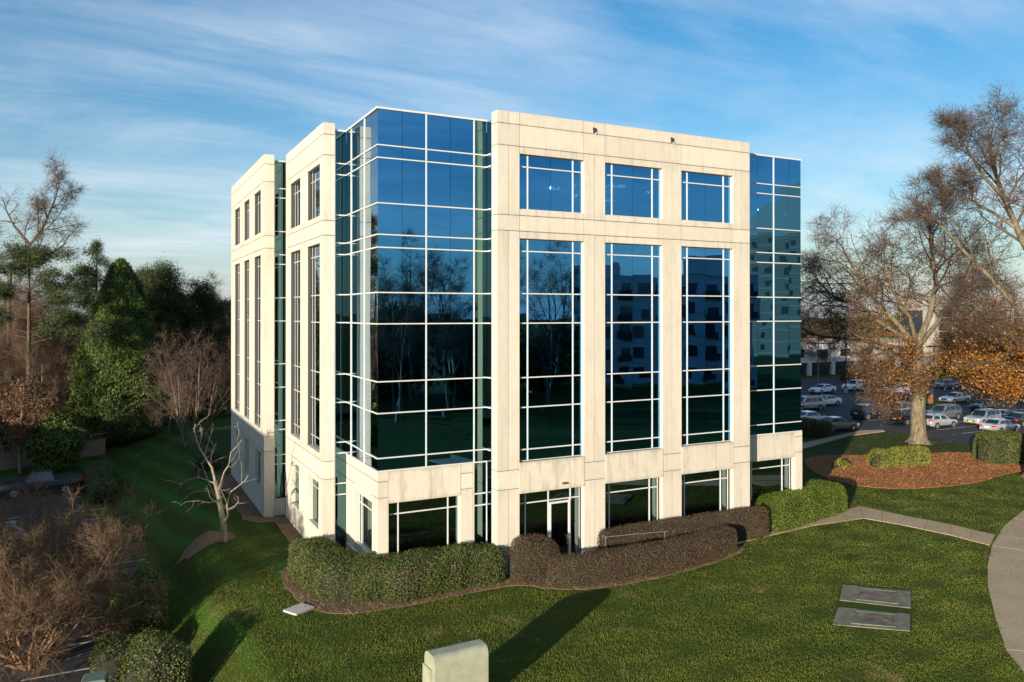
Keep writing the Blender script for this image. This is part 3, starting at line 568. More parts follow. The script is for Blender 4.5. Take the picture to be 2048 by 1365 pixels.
# ------------------------------------------------------------------ trees
def rot_about(d, ang, az):
    d = d/np.linalg.norm(d); a = np.cross(d, [0, 0, 1.] if abs(d[2]) < .95 else [1., 0, 0]); a /= np.linalg.norm(a); b = np.cross(d, a)
    return d*math.cos(ang) + (a*math.cos(az)+b*math.sin(az))*math.sin(ang)
class Tree:
    """branches by level; the thick ones go to the trunk part, the rest to the crown"""
    def __init__(s, seed, nch, ratio, ang, wob, up, segs, rmin=.012, tmin=(.3, .2, .15, .1, .1), split=1, sides=(9, 6, 4, 3, 3, 3), twig=.55, ntw=3, rr=.62, twr=.009):
        s.rng = np.random.default_rng(seed); s.__dict__.update(nch=nch, ratio=ratio, ang=ang, wob=wob, up=up, segs=segs, rmin=rmin, tmin=tmin, split=split, sides=sides, twig=twig, ntw=ntw, rr=rr, twr=twr)
        s.trunk = MB(); s.crown = MB(); s.tips = []; s.tdir = []; s.tl = []
    def branch(s, start, d, L, r, lvl, pts=None, kids=True, r1=None):
        g = s.rng; n = s.segs[min(lvl, len(s.segs)-1)]
        if pts is None:
            p = np.array(start, float); d = d/np.linalg.norm(d); P = [p.copy()]
            for k in range(n):
                d = d + g.normal(size=3)*s.wob[min(lvl, len(s.wob)-1)]; d[2] += s.up[min(lvl, len(s.up)-1)]; d /= np.linalg.norm(d); p = p + d*L/n; P.append(p.copy())
            P = np.array(P)
        else:
            P = np.array(pts, float); L = np.linalg.norm(np.diff(P, axis=0), axis=1).sum()
        tt = np.linspace(0, 1, len(P)); re = r*.22 if r1 is None else r1
        rad = np.maximum(r + (re-r)*tt**.9, s.rmin)
        (s.trunk if lvl < s.split else s.crown).tube(P, rad, s.sides[min(lvl, len(s.sides)-1)])
        if not kids: return P
        last = lvl >= len(s.nch)
        k = s.ntw if last else s.nch[lvl]
        if pts is not None and not last: k = max(3, round(k*min(1.15, L/8.5)))
        for c in range(k):
            t0 = s.tmin[min(lvl, len(s.tmin)-1)]; t = t0 + (1-t0)*((c+g.random())/k)
            x = t*(len(P)-1); i = min(int(x), len(P)-2); b = P[i]+(P[i+1]-P[i])*(x-i); dd = P[i+1]-P[i]
            a = s.ang[min(lvl, len(s.ang)-1)]*(.7+.6*g.random()); nd_ = rot_about(dd, a, c*2.4+g.random()*1.2)
            if last: s.tips.append(b); s.tdir.append(nd_); s.tl.append(s.twig*(.5+g.random()))
            else:
                rc = (r+(re-r)*t)*s.rr; s.branch(b, nd_, L*s.ratio[min(lvl, len(s.ratio)-1)]*(1.15-.65*t)*(.7+.6*g.random()), rc, lvl+1)
        if last: s.tips.append(P[-1]); s.tdir.append(P[-1]-P[-2]); s.tl.append(s.twig*(.5+g.random()))
        return P
    def twigs(s, forks=2, up=.15):
        g = s.rng; b = np.array(s.tips); d = unit(np.array(s.tdir)); L = np.array(s.tl)
        def cones(b, d, L, r):
            n = len(b); a = unit(np.cross(d, g.normal(size=(n,3)))); c = np.cross(d, a)
            ring = [b + r*(a*math.cos(q)+c*math.sin(q)) for q in (0, 2.094, 4.189)]
            v = np.stack(ring+[b+d*L[:,None]], 1).reshape(-1,3); o = np.arange(n)*4
            f = np.concatenate([np.stack([o, o+1, o+3], 1), np.stack([o+1, o+2, o+3], 1), np.stack([o+2, o, o+3], 1)]); return v, f
        V, F = cones(b, d, L, s.twr); B2 = []; D2 = []; L2 = []
        for k in range(forks):
            t = .25+.6*g.random(len(b)); B2.append(b+d*(L*t)[:,None]); q = unit(d + g.normal(size=d.shape)*.75 + np.array([0,0,up])); D2.append(q); L2.append(L*(.45+.4*g.random(len(b))))
        if forks:
            V2, F2 = cones(np.concatenate(B2), np.concatenate(D2), np.concatenate(L2), s.twr*.75); F = np.concatenate([F, F2+len(V)]); V = np.concatenate([V, V2])
            s.ends = np.concatenate([b+d*L[:,None]*.8, np.concatenate(B2)+np.concatenate(D2)*np.concatenate(L2)[:,None]*.7])
        else: s.ends = b+d*L[:,None]*.8
        return V, F
    def crown_mesh(s, name, forks=2):
        V, F = s.twigs(forks); v0 = np.array(s.crown.v).reshape(-1,3) if s.crown.v else np.zeros((0,3)); q = np.array(s.crown.f, int).reshape(-1,4)
        T = np.concatenate([q[:,[0,1,2]], q[:,[0,2,3]]]) if len(q) else np.zeros((0,3), int)
        return np_mesh(name, np.concatenate([v0, V]), np.concatenate([T, F+len(v0)]))
def flare(mb, base, r, n=11, h=.9, seed=0):      # root flare of a big trunk
    rng = np.random.default_rng(seed); base = np.asarray(base, float); zs = [-.25, 0, .15, .4, .8, 1.2*h]; k = [2.0, 1.65, 1.4, 1.18, 1.05, 1.0]
    lob = 1+.22*np.sin(np.arange(n)*2*math.pi/n*4+1)+.08*rng.normal(size=n); V = []
    for z, q in zip(zs, k):
        for i in range(n):
            a = i*2*math.pi/n; m = 1+(lob[i]-1)*min(1, (q-1)*1.6+.1); V.append((base[0]+r*q*m*math.cos(a), base[1]+r*q*m*math.sin(a), base[2]+z))
    mb.add(V, [(j*n+i, j*n+(i+1)%n, (j+1)*n+(i+1)%n, (j+1)*n+i) for j in range(5) for i in range(n)])
def finish_tree(name, T, loc, label, group, barkm, twigm, forks=2, leaf=None, cat='tree'):
    """T was grown round the origin"""
    r = thing(name, loc, label, cat, group); T.trunk.build('trunk', barkm, r, True)
    c = link('crown', T.crown_mesh('crown', forks), twigm, r)
    if leaf: leaf(T, r)
    return r

# bare woodland prototypes ------------------------------------------------
def bare_proto(seed, H, spread=1.0):
    T = Tree(seed, (9, 6, 5), (.42, .42, .45), (.75*spread, .75, .8), (.05, .11, .15, .2), (.02, .06, .05, .03), (9, 6, 4, 3), tmin=(.25, .25, .15, .1), twig=.85, ntw=6, twr=.012, rmin=.014)
    T.branch((0,0,-.3), np.array([T.rng.normal()*.05, T.rng.normal()*.05, 1.]), H*.86, H*.0135, 0); return T
BTREES = [finish_tree('bare_tree', bare_proto(11+k, H, sp), (0,0,0), 'x', None, BARK, TWIG) for k, (H, sp) in enumerate(((17, 1.), (14, 1.15), (20, .8), (11, 1.3)))]
used = set()
def put_bare(x, y, k, sc, rz, label, group=None, z=None):
    p = BTREES[k]
    o = p if k not in used else copy_tree(p)
    used.add(k); o.location = (x, y, gz(x, y) if z is None else z); o.scale = (sc,)*3; o.rotation_euler = (0, 0, rz); o['label'] = label
    if group: o['group'] = group
    elif 'group' in o: del o['group']
    return o
rg = random.Random(3)
GW = 'bare brown trees of the wood on the left'
spots = []
for k in range(88):
    for _ in range(40):
        dpt = rg.uniform(66, 125); u = rg.uniform(-60, 500); p = at(u, 640, dpt); x, y = p[0], p[1]
        if y < 60 + (x+18)*1.15 or (140 < u < 345 and dpt < 94) or (u < 160 and dpt < 74): continue
        if all((x-a)**2+(y-b)**2 > 9 for a, b in spots): break
    spots.append((x, y))
for n, (x, y) in enumerate(spots): put_bare(x, y, rg.choice((0, 1, 1, 2, 3)), rg.uniform(.7, .98), rg.uniform(0, 6.28), 'bare brown woodland tree with a haze of fine twigs left of the office building', GW, -2.2)
for n in range(34):
    dpt = rg.uniform(185, 300); u = rg.uniform(1585, 2070); p = at(u, 640, dpt); put_bare(p[0], p[1], rg.choice((0, 1, 2)), rg.uniform(.7, .95), rg.uniform(0, 6.28), 'bare brown tree on the horizon beyond the parking lot', 'bare trees on the horizon beyond the lot', -2.5)
for n in range(40):
    dpt = rg.uniform(130, 240); u = rg.uniform(-60, 640); p = at(u, 640, dpt); put_bare(p[0], p[1], rg.choice((0, 1, 2)), rg.uniform(.8, 1.0), rg.uniform(0, 6.28), 'bare brown tree on the skyline behind the wood', 'bare trees on the skyline behind the wood', -2.5)
p = at(1635, 765, 143); put_bare(p[0], p[1], 3, .95, 2., 'small bare tree in front of the low white building', None, GZ)
p = at(1815, 775, 128); put_bare(p[0], p[1], 3, .55, 1., 'small bare tree by the dark hedge behind the lot', None, GZ)

# tall leaning bare tree on the far left
T = Tree(40, (12, 7, 5), (.17, .42, .45), (.65, .75, .8), (.08, .13, .18, .2), (.03, .04, .03, .02), (8, 6, 4, 3), twig=.9, ntw=4, twr=.013, rmin=.016, tmin=(.35, .25, .15, .1))
b = at(20, 700, 96); b[2] = -2.3
def loc(u, v, d): return at(u, v, d)-b
T.branch(None, None, 0, .27, 0, [(0,0,-.3), loc(18,600,96), loc(22,540,95), loc(60,490,94), loc(88,452,93.5), loc(108,405,93), loc(118,372,92.5)])
T.branch(None, None, 0, .18, 0, [loc(20,560,95.3), loc(-20,500,97), loc(-40,450,98), loc(-52,400,98)])
T.branch(None, None, 0, .18, 1, [loc(60,490,94), loc(28,452,95), loc(12,420,96), loc(5,395,96)])
T.branch(None, None, 0, .16, 1, [loc(22,540,95), loc(90,515,97), loc(128,490,98), loc(140,468,99)])
finish_tree('leaning_tree', T, b, 'tallest bare tree at the far left with a crooked leaning trunk', None, BARKD, TWIGR)
# upright grey tree with many stems next to the building
T = Tree(41, (8, 6), (.4, .45), (.45, .6, .7), (.05, .12, .18), (.05, .03, .02), (8, 5, 3), twig=.65, ntw=4, twr=.012, rmin=.014, split=1)
for k in range(11):
    a = k*.571; r0 = .35; T.branch((r0*math.cos(a), r0*math.sin(a), -.2), np.array([.26*math.cos(a)*(.4+T.rng.random()), .26*math.sin(a)*(.4+T.rng.random()), 1.]), 8.6+2.4*T.rng.random(), .075, 0)
p = at(385, 800, 74); finish_tree('multi_stemmed_tree', T, (p[0], p[1], -1.9), 'pale grey bare tree with many upright stems near the stone wing', None, BARK, TWIGR)

# great oak with orange leaves -------------------------------------------
def orange(T, root, n=15000, zmax=10.5, seed=1, xr=None):
    g = np.random.default_rng(seed); e = T.ends; z = e[:,2]
    w = np.clip((zmax-z)/9, .02, 1)*np.clip((z-2.5)/2, .1, 1)
    if xr is not None: w = w*xr(e)
    pick = g.choice(len(e), n, p=w/w.sum()); c = e[pick]+g.normal(size=(n,3))*.42
    link('foliage', leaf_mesh('foliage', g, c, .165, aspect=.6), ORANGE, root)
T = Tree(50, (10, 7, 6), (.58, .50, .44), (.72, .8, .85), (.10, .18, .22, .26), (.015, .02, .02, .0), (10, 8, 5, 3), twig=.75, ntw=4, twr=.012, rmin=.015, tmin=(.3, .2, .15, .1), rr=.55, split=1)
b = np.array([53.4, 16.1, GZ])
flare(T.trunk, (0,0,0), .72, 14, 1, 2)
T.branch(None, None, 0, .72, 0, [(0,0,1.0), (.05,.1,3), (.15,0,5.2), (.1,.2,7.4), (-.2,.3,9.6)], False, .55)
ro, fo = RT, np.array([_s, _c, 0.])
def L3(a, h, d=0.): return ro*a + fo*d + np.array([0,0,h])
for P_, r in [(P_, r*.8) for P_, r in [([L3(0,6.4), L3(2.4,7.9,1), L3(5.2,9.2,1.6), L3(8.2,9.9,2)], .34), ([L3(-.1,7.6), L3(-2.4,8.6,-1), L3(-5,9.3,-2), L3(-7.5,10.8,-2.4)], .27),
    ([L3(-.2,9.4), L3(-1.6,11.6,1), L3(-3.6,14,1.6), L3(-5.4,17,2), L3(-6.4,19.4,2.6)], .36), ([L3(-.1,9.5), L3(.8,12.4,-.6), L3(1.2,15.5,-1), L3(.6,18.8,-1.2), L3(.2,22,-1.5)], .42),
    ([L3(-.1,9.3), L3(-3.0,11,-.8), L3(-6.2,13,-1.4), L3(-9.0,14.2,-1.8), L3(-10.8,15.8,-2)], .33), ([L3(0,9.4), L3(2.6,11.6,1.4), L3(5.2,14.6,2.4), L3(7,18,3)], .36),
    ([L3(0,8.4), L3(2.8,9.0,-2), L3(6.4,9.4,-4), L3(9.6,9.2,-5)], .30), ([L3(-.1,8.8), L3(-4,9.8,2), L3(-8,10.2,3.6), L3(-11.4,11.6,4.2)], .27), ([L3(.1,7.0), L3(1.2,8.2,-3), L3(1.6,8.8,-6), L3(2.4,9.4,-8.2)], .26),
    ([L3(0,9.0), L3(1,12,3.5), L3(.6,15,6.5), L3(.2,17.5,8)], .3), ([L3(.1,6.2), L3(-1.6,6.6,-2.8), L3(-4.4,6.2,-4.4), L3(-6.4,6.4,-5.6)], .2)]]:
    T.branch(None, None, 0, r, 0, P_)
finish_tree('oak_tree', T, b, 'great spreading oak with orange leaves and a thick pale trunk by the lot', None, BARKO, TWIGR, 2, lambda T, r: orange(T, r, 40000, 18.5, 1, lambda e: np.clip((e@RT+7.5)/5, .06, 1)))
# second great tree on the right edge, trunk leaning out of the frame
T = Tree(51, (11, 7, 6), (.38, .48, .46), (.68, .75, .8), (.08, .16, .2, .24), (.02, .05, .03, .02), (10, 6, 4, 3), twig=.8, ntw=3, twr=.011, rmin=.014, tmin=(.3, .22, .15, .1), rr=.55, split=1)
b2 = np.array([46.4, 1.4, GZ]); flare(T.trunk, (0,0,0), .62, 14, 1, 3)
def loc2(u, v, d): return at(u, v, d)-b2
T.branch(None, None, 0, .60, 0, [(0,0,1.0), (.3,-.1,4), (.7,-.3,8), loc2(2105,640,59)], False, .5)
for P_, r in [([loc2(2105,640,59), loc2(2075,540,58.5), loc2(2040,470,58), loc2(2005,390,57.6), loc2(1985,330,57.2), loc2(1978,275,57)], .34), ([loc2(2103,660,59), loc2(2040,625,60), loc2(1985,560,61), loc2(1925,500,62), loc2(1880,450,63), loc2(1838,425,63.5)], .24),
    ([loc2(2030,455,57.8), loc2(1985,425,59), loc2(1925,395,60), loc2(1875,360,60.5)], .15), ([loc2(2105,640,59), loc2(2120,520,60), loc2(2090,400,61), loc2(2060,290,61)], .32), ([loc2(2010,400,57.6), loc2(1965,350,57), loc2(1930,290,56.5), loc2(1905,255,56)], .15),
    ([loc2(2104,700,59), loc2(2040,700,57), loc2(1985,640,55.5), loc2(1935,600,55)], .2), ([loc2(2103,720,59), loc2(2070,745,61), loc2(2030,740,63), loc2(1985,715,64)], .16), ([loc2(2105,640,59), loc2(2180,540,60), loc2(2230,440,60)], .3)]:
    T.branch(None, None, 0, r, 0, P_)
finish_tree('shade_tree', T, b2, 'tallest bare tree at the right edge with long pale limbs', None, BARKO, TWIGR, 2, lambda T, r: orange(T, r, 11000, 13.5, 2, lambda e: np.clip((11.5-e[:,2])/4, 0, 1)))

# dead pale tree on the lawn ---------------------------------------------
T = Tree(60, (6, 4), (.30, .5), (.8, .9), (.22, .3), (.03, .02), (5, 4), twig=.24, ntw=2, twr=.010, rmin=.014, tmin=(.25, .2, .1), sides=(8, 5, 4, 3), rr=.5, split=1)
b3 = atz(450, 1089, -.72); b3[2] = gz(b3[0], b3[1])-.02; D0 = float((b3-CAM)@FW)
def l4(u, v, dd=0.): return at(u, v, D0+dd)-b3
T.branch(None, None, 0, .165, 0, [(0,0,-.2), l4(449,1070), l4(446,1040,.1), l4(440,1010,.1), l4(436,985,.2), l4(430,962,.2)], False, .12)
for P_, r in [([l4(430,962,.2), l4(424,935,.3), l4(412,918,.5), l4(400,898,.6), l4(393,880,.8), l4(388,860,.9), l4(391,848,.9)], .095), ([l4(447,1050), l4(456,1030,-.3), l4(454,1010,-.5), l4(460,985,-.7), l4(474,975,-.8), l4(490,962,-.9), l4(497,950,-1)], .085),
    ([l4(436,985,.2), l4(442,965,-.2), l4(448,945,-.5), l4(458,930,-.6), l4(462,905,-.8), l4(474,893,-.9), l4(484,880,-1)], .07), ([l4(432,968,.2), l4(412,960,.8), l4(395,955,1.2), l4(375,960,1.5), l4(362,972,1.7), l4(346,985,1.9)], .055),
    ([l4(438,1000,.1), l4(420,1006,-.8), l4(395,1002,-1.2), l4(372,1004,-1.6), l4(360,1012,-1.8)], .045), ([l4(430,962,.2), l4(420,930,.8), l4(424,905,1.1), l4(433,885,1.3)], .06), ([l4(442,1020), l4(436,1000,.9), l4(425,985,1.5), l4(402,925,1.9)], .045), ([l4(456,1020,-.4), l4(470,1012,-.6), l4(478,1003,-.7)], .05), ([l4(398,893,.7), l4(404,870,.5), l4(400,855,.4)], .045), ([l4(455,1008,-.5), l4(444,985,-1.2), l4(440,975,-1.4)], .04)]:
    T.branch(None, None, 0, r*.78, 1, P_, True, .02)
T.sides = (8, 6, 4, 3)
finish_tree('dead_tree', T, b3, 'small leafless pale tree with knobbly limbs on the lawn beside the stone wing', None, BARKP, BARKP, 2)

# crape myrtle, bottom left -----------------------------------------------
def myrtle(seed, n, H, Rd, nch=(8, 7), tw=.55, ntw=6):
    T = Tree(seed, nch, (.46, .48), (.75, .7, .7), (.10, .14, .18), (.0, .03, .04), (7, 5, 3), twig=tw, ntw=ntw, twr=.0075, rmin=.009, tmin=(.35, .15, .1), rr=.6, split=1)
    for k in range(n):
        a = k*2*math.pi/n+T.rng.random()*.5; q = (.45+.75*T.rng.random())*Rd/H; r0 = .18
        T.branch((r0*math.cos(a), r0*math.sin(a), -.2), np.array([q*math.cos(a), q*math.sin(a), 1.]), H*(.85+.3*T.rng.random())*math.sqrt(1+q*q), .085, 0)
    return T
finish_tree('crape_myrtle', myrtle(70, 16, 4.1, 4.4, (10, 8), .42, 9), (-19.3, 4.2, LOTZ), 'leafless tan crape myrtle with a dense twiggy crown in the lower left corner', None, BARKM, TWIGM)
finish_tree('crape_myrtle', myrtle(71, 10, 4.6, 3.6), (-23.6, 6.6, LOTZ), 'leafless crape myrtle at the left edge behind the larger twiggy one', None, BARKM, TWIGM)
finish_tree('crape_myrtle', myrtle(72, 12, 4.3, 4.2, (10, 8), .45, 7), (-19.6, 11.0, LOTZ), 'leafless crape myrtle over the parked cars in the lower lot', None, BARKM, TWIGM)
# brown leaved tree above the pickup
T = Tree(73, (10, 7), (.5, .45), (.8, .7), (.06, .12, .15), (.02, .03, .03), (7, 5, 3), twig=.6, ntw=5, twr=.01, rmin=.012, tmin=(.28, .2, .1)); T.branch((0,0,-.3), np.array([.03,0,1.]), 7.2, .16, 0)
def brownl(T, r):
    g = np.random.default_rng(5); e = T.ends; c = e[g.integers(0, len(e), 9000)]+g.normal(size=(9000,3))*.2; link('foliage', leaf_mesh('foliage', g, c, .19), BROWNL, r)
p = atz(40, 948, LOTZ); finish_tree('brown_leaved_tree', T, (p[0], p[1], LOTZ), 'young tree holding brown leaves above the black pickup', None, BARK, TWIG, 1, brownl)

# evergreens ---------------------------------------------------------------
def cypress(name, loc, H, Rm, label, n, size, seed, matl, prof, lump=.25, group=None, asp=.5):
    g = np.random.default_rng(seed); r = thing(name, loc, label, 'tree', group)
    mb = MB(); mb.tube([(0,0,-.4), (0,0,H*.5), (0,0,H*.96)], [Rm*.07+.08, Rm*.05, .03], 8); mb.build('trunk', BARK, r, True)
    h = g.random(n)**.85; a = g.random(n)*2*math.pi
    def rad(h, a): return Rm*prof(h)*(1+lump*np.sin(3*a+9*h)*np.sin(17*h+2*a)+lump*.7*np.sin(7*a-21*h+1)*np.sin(31*h))
    q = 1-.32*g.random(n)**1.5; R_ = rad(h, a)*q
    c = np.stack([R_*np.cos(a), R_*np.sin(a), h*H], 1)+g.normal(size=(n,3))*size*.35
    out = np.stack([np.cos(a), np.sin(a), .35+0*a], 1); ax = np.stack([.6*np.cos(a), .6*np.sin(a), .8+0*a], 1)
    v, f = leaves(g, c, size, aspect=asp, nrm=out, spread=1.1, axis=ax)
    mb = MB(); N = 14; hh = np.linspace(.02, .97, 16)
    V = [(float(rad(np.array(z), np.array(i*2*math.pi/N)))*.72*math.cos(i*2*math.pi/N), float(rad(np.array(z), np.array(i*2*math.pi/N)))*.72*math.sin(i*2*math.pi/N), z*H) for z in hh for i in range(N)]
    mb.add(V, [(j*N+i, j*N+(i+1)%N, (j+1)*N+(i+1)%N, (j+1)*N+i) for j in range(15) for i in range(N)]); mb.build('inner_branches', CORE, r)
    link('crown', np_mesh('crown', v, f), matl, r); return r
cone = lambda h: np.clip(np.minimum((h+.02)*9, 1), 0, 1)*(1-h)**.62*1.02+.02
cypress('cypress_tree', (-15.3, 62.5, -2.2), 19.9, 5.6, 'largest dark green cypress, a dense cone at the end of the lawn', 90000, .34, 80, CYP, cone, .15, None, .24)
rnd = lambda h: np.sqrt(np.clip(1-(2*h-1)**2, .02, 1))
def pine(name, loc, H, label, clumps, seed, r=.28, lean=(0, 0), size=.24, per=300):
    """clumps: (right, away, height, radius, flatness)"""
    g = np.random.default_rng(seed); root = thing(name, loc, label, 'tree'); mb = MB()
    top = max(c[2] for c in clumps); mb.tube([(0,0,-.4), (lean[0]*.3, lean[1]*.3, top*.4), (lean[0]*.7, lean[1]*.7, top*.75), (lean[0], lean[1], top*.97)], [r, r*.8, r*.5, r*.18], 8)
    cs = []; lim = MB()
    gr = random.Random(seed); clumps = [(a+gr.gauss(0, .55)*R_, d+gr.gauss(0, .55)*R_, h+gr.gauss(0, .28)*R_, R_*gr.uniform(.42, .7), min(1, fl*1.35)) for a, d, h, R_, fl in clumps for _ in range(4)]
    for kk, (a, d, h, R_, fl) in enumerate(clumps):
        c = ro*a+fo*d+np.array([0,0,h]); t = min(.95, h/top*.9); s0 = np.array([lean[0]*t, lean[1]*t, h-.25*R_-.12*np.hypot(a, d)])
        (kk % 4 == 0) and lim.tube([s0+[0,0,-.3], (s0+c)/2+[0,0,-.1], c], [.04, .03, .015], 4)
        m = int(per*2.6*max(.45, R_)**1.8); q = g.normal(size=(m,3))*R_*.55; q[:,2] *= fl; cs.append(c+q)
    mb.build('trunk', BARKD, root, True); lim.build('limbs', BARKD, root)
    c = np.concatenate(cs); c = c+g.normal(size=c.shape)*.16; link('crown', leaf_mesh('crown', g, c, size*1.5, aspect=.13, nrm=np.tile([0,0,.5], (len(c),1)), spread=1.6), PINE, root); return root
g = random.Random(8)
p = at(58, 700, 78); b = (p[0], p[1], -2.3)
cl = [(0,0,20.3,1.7,.45), (-1.6,.5,19.8,1.5,.4), (1.6,-.4,19.9,1.6,.4), (-2.6,0,18.3,1.4,.35), (2.8,.4,18.0,1.5,.35), (0,-1,18.6,1.6,.4), (-3.2,.6,16.6,1.4,.35), (3.4,-.6,16.0,1.7,.4), (1.6,1,16.6,1.5,.4), (-1.5,-1,16.2,1.4,.4), (-3.6,0,14.6,1.6,.4), (3.9,.4,14.2,1.8,.4), (-5.2,.6,13.4,1.7,.4), (2.2,-1,12.9,1.4,.35), (-6.6,0,12.2,1.6,.4), (5.2,0,12.4,1.4,.4)]
pine('flat_topped_pine', b, 21, 'pine with flat layered green tiers and a tall bare trunk at the left', cl, 90)
p = at(192, 700, 88); cl = [(0,0,22,.6,1.2), (-.1,.3,21,.9,.8), (.5,0,20,1.2,.7), (-.7,-.4,19.2,1.3,.6), (.9,.5,18.4,1.5,.6), (-1.1,0,17.6,1.5,.6), (.2,-.8,17.,1.5,.6), (1.5,0,16.2,1.7,.55), (-1.4,.6,15.5,1.6,.55), (.6,-.6,14.6,1.5,.5), (-1.8,0,13.6,1.3,.5)]
pine('young_pine', (p[0], p[1], -2.3), 22, 'slim pointed pine rising behind the dark cypress', cl, 91)
p = at(305, 700, 98); cl = [(g.gauss(0, 1.8), g.gauss(0, 1.5), 0, 0, 0) for _ in range(24)]; cl = [(a, d, 20.4-abs(a)*1.15-g.random()*6.5, 1.5+g.random()*.8, .6) for a, d, *_ in cl]
pine('broad_pine', (p[0], p[1], -2.3), 20, 'broad rounded green pine just right of the cypress top', cl, 92, size=.28, per=260)
p = at(405, 700, 104); cl = [(g.gauss(0, 1.7), g.gauss(0, 1.4), 0, 0, 0) for _ in range(18)]; cl = [(a, d, 17.6-abs(a)*.9-g.random()*5.5, 1.3+g.random()*.7, .6) for a, d, *_ in cl]
pine('dark_pine', (p[0], p[1], -2.3), 17, 'dark small pine between the broad pine and the stone wing', cl, 93, size=.28, per=260)
p = at(330, 700, 112); cl = [(g.gauss(0, 2), g.gauss(0, 1.4), 0, 0, 0) for _ in range(18)]; cl = [(a, d, 14.6-abs(a)*.5-g.random()*7, 1.6+g.random()*.7, .6) for a, d, *_ in cl]
pine('low_pine', (p[0], p[1], -2.3), 14, 'lower green pine filling the gap beside the broad pine', cl, 94, size=.28, per=260)
for k, (u, d, H, Rm, lab) in enumerate([(-6, 80, 8.5, 2.4, 'dark rounded evergreen cut by the left edge of the frame'), (112, 72, 5.2, 2.4, 'low dark evergreen shrub tree in front of the cypress'), (330, 92, 5.5, 4.0, 'dark evergreen shrub beyond the end of the lawn'), (425, 98, 5.0, 4.0, 'dark evergreen shrub beside the back of the stone wing')]):
    p = at(u, 700, d); cypress('evergreen_shrub', (p[0], p[1], -2.4), H, Rm, lab, 11000, .24, 100+k, CYP, rnd, .2)
for k, (u, d, H, Rm, lab) in enumerate([(1735, 200, 13.5, 8, 'rounded dark evergreen on the skyline left of the oak trunk'), (1835, 210, 15, 9, 'broad dark evergreen on the skyline behind the oak'), (1650, 230, 10, 9, 'dark evergreen behind the low white building')]):
    p = at(u, 700, d); cypress('evergreen_tree', (p[0], p[1], -2.4), H, Rm, lab, 4000, .8, 110+k, PINE, rnd, .25)

# ------------------------------------------------------------------ hedges and shrubs
def hedge(name, path, w, h, label, material, seed, z=None, dens=420, size=.085, lump=.06, group=None, cat='hedge', extra=None):
    """clipped or loose hedge swept along a path: leaves all over it, darker twigs inside"""
    g = np.random.default_rng(seed); P = np.array(path, float); z0 = GZ if z is None else z
    seg = np.linalg.norm(np.diff(P, axis=0), axis=1); S = np.concatenate([[0], np.cumsum(seg)]); L = S[-1]
    wf = (lambda s: np.interp(s/L, np.linspace(0, 1, len(w)), w)) if isinstance(w, (list, tuple)) else (lambda s: w+0*s)
    hf = (lambda s: np.interp(s/L, np.linspace(0, 1, len(h)), h)) if isinstance(h, (list, tuple)) else (lambda s: h+0*s)
    def surf(s, t, k=1.0):
        s = np.asarray(s, float); ww = wf(s)/2; e = np.minimum(s, L-s); cap = np.sqrt(np.clip(1-(1-np.clip(e/np.minimum(ww, L/2), 0, 1))**2, 0.0, 1))**.7
        x = np.interp(s, S, P[:,0]); y = np.interp(s, S, P[:,1])
        s2 = np.clip(s+.3, 0, L); s1 = np.clip(s-.3, 0, L); tx = np.interp(s2, S, P[:,0])-np.interp(s1, S, P[:,0]); ty = np.interp(s2, S, P[:,1])-np.interp(s1, S, P[:,1]); n = np.hypot(tx, ty)+1e-9; nx, ny = -ty/n, tx/n
        a = t*math.pi; c, si = np.cos(a), np.sin(a); q = .42
        px = np.sign(c)*np.abs(c)**q; pz = np.abs(si)**q
        lu = 1+lump*(np.sin(s*2.3+3*t)*np.sin(s*.9-2*t+seed)+.6*np.sin(s*5.1+8*t))
        off = px*ww*cap*k*lu; zz = pz*hf(s)*k*(.55+.45*cap)*(1+lump*.8*np.sin(s*1.7+seed)*np.sin(t*6+s))
        return np.stack([x+nx*off, y+ny*off, z0+zz], -1), np.stack([nx*px*.8, ny*px*.8, pz*.9], -1)
    base = np.array([P[:,0].mean(), P[:,1].mean(), z0])
    r = thing(name, base, label, cat, group)
    ns = max(6, int(L/.5)); nt_ = 10; sg, tg = np.meshgrid(np.linspace(0, L, ns), np.linspace(0, 1, nt_), indexing='ij'); v, _n = surf(sg.ravel(), tg.ravel(), .9)
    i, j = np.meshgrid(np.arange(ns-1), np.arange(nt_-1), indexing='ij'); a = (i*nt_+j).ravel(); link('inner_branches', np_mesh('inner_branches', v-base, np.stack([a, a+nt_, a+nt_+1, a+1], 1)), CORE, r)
    area = L*(np.mean(wf(np.linspace(0, L, 9)))+2*np.mean(hf(np.linspace(0, L, 9)))); n = int(area*dens)
    tq = np.linspace(0, 1, 241); aq = tq*math.pi; cx_ = np.sign(np.cos(aq))*np.abs(np.cos(aq))**.42*float(np.mean(wf(np.linspace(0, L, 9))))/2; cz_ = np.abs(np.sin(aq))**.42*float(np.mean(hf(np.linspace(0, L, 9)))); al = np.concatenate([[0], np.cumsum(np.hypot(np.diff(cx_), np.diff(cz_)))])
    rt_ = lambda k: np.interp(g.random(k)*al[-1], al, tq)
    c, nn = surf(g.random(n)*L, rt_(n), 1.0); c += g.normal(size=c.shape)*size*.35
    c2, nn2 = surf(g.random(n//6)*L, rt_(n//6), 1.03); c2 += np.abs(g.normal(size=c2.shape))*size*.5; c = np.concatenate([c, c2]); nn = np.concatenate([nn, nn2])
    v, f = leaves(g, c-base, size, aspect=.6, nrm=nn, spread=.9); link('foliage', np_mesh('foliage', v, f), material, r); return r
hedge('purple_hedge', [(1.7, -1.95), (2.8, -2.3), (5.0, -2.62), (8, -2.62), (11, -2.2), (13.2, -1.5)], [1.2, 1.35, 1.35, 1.3, 1.3, 1.25], [1.22, 1.26, 1.28, 1.28, 1.26, 1.22], 'dark purple clipped hedge curving across the front of the entrance walk', HEDGE_P, 201, dens=1150, size=.052, lump=.03)
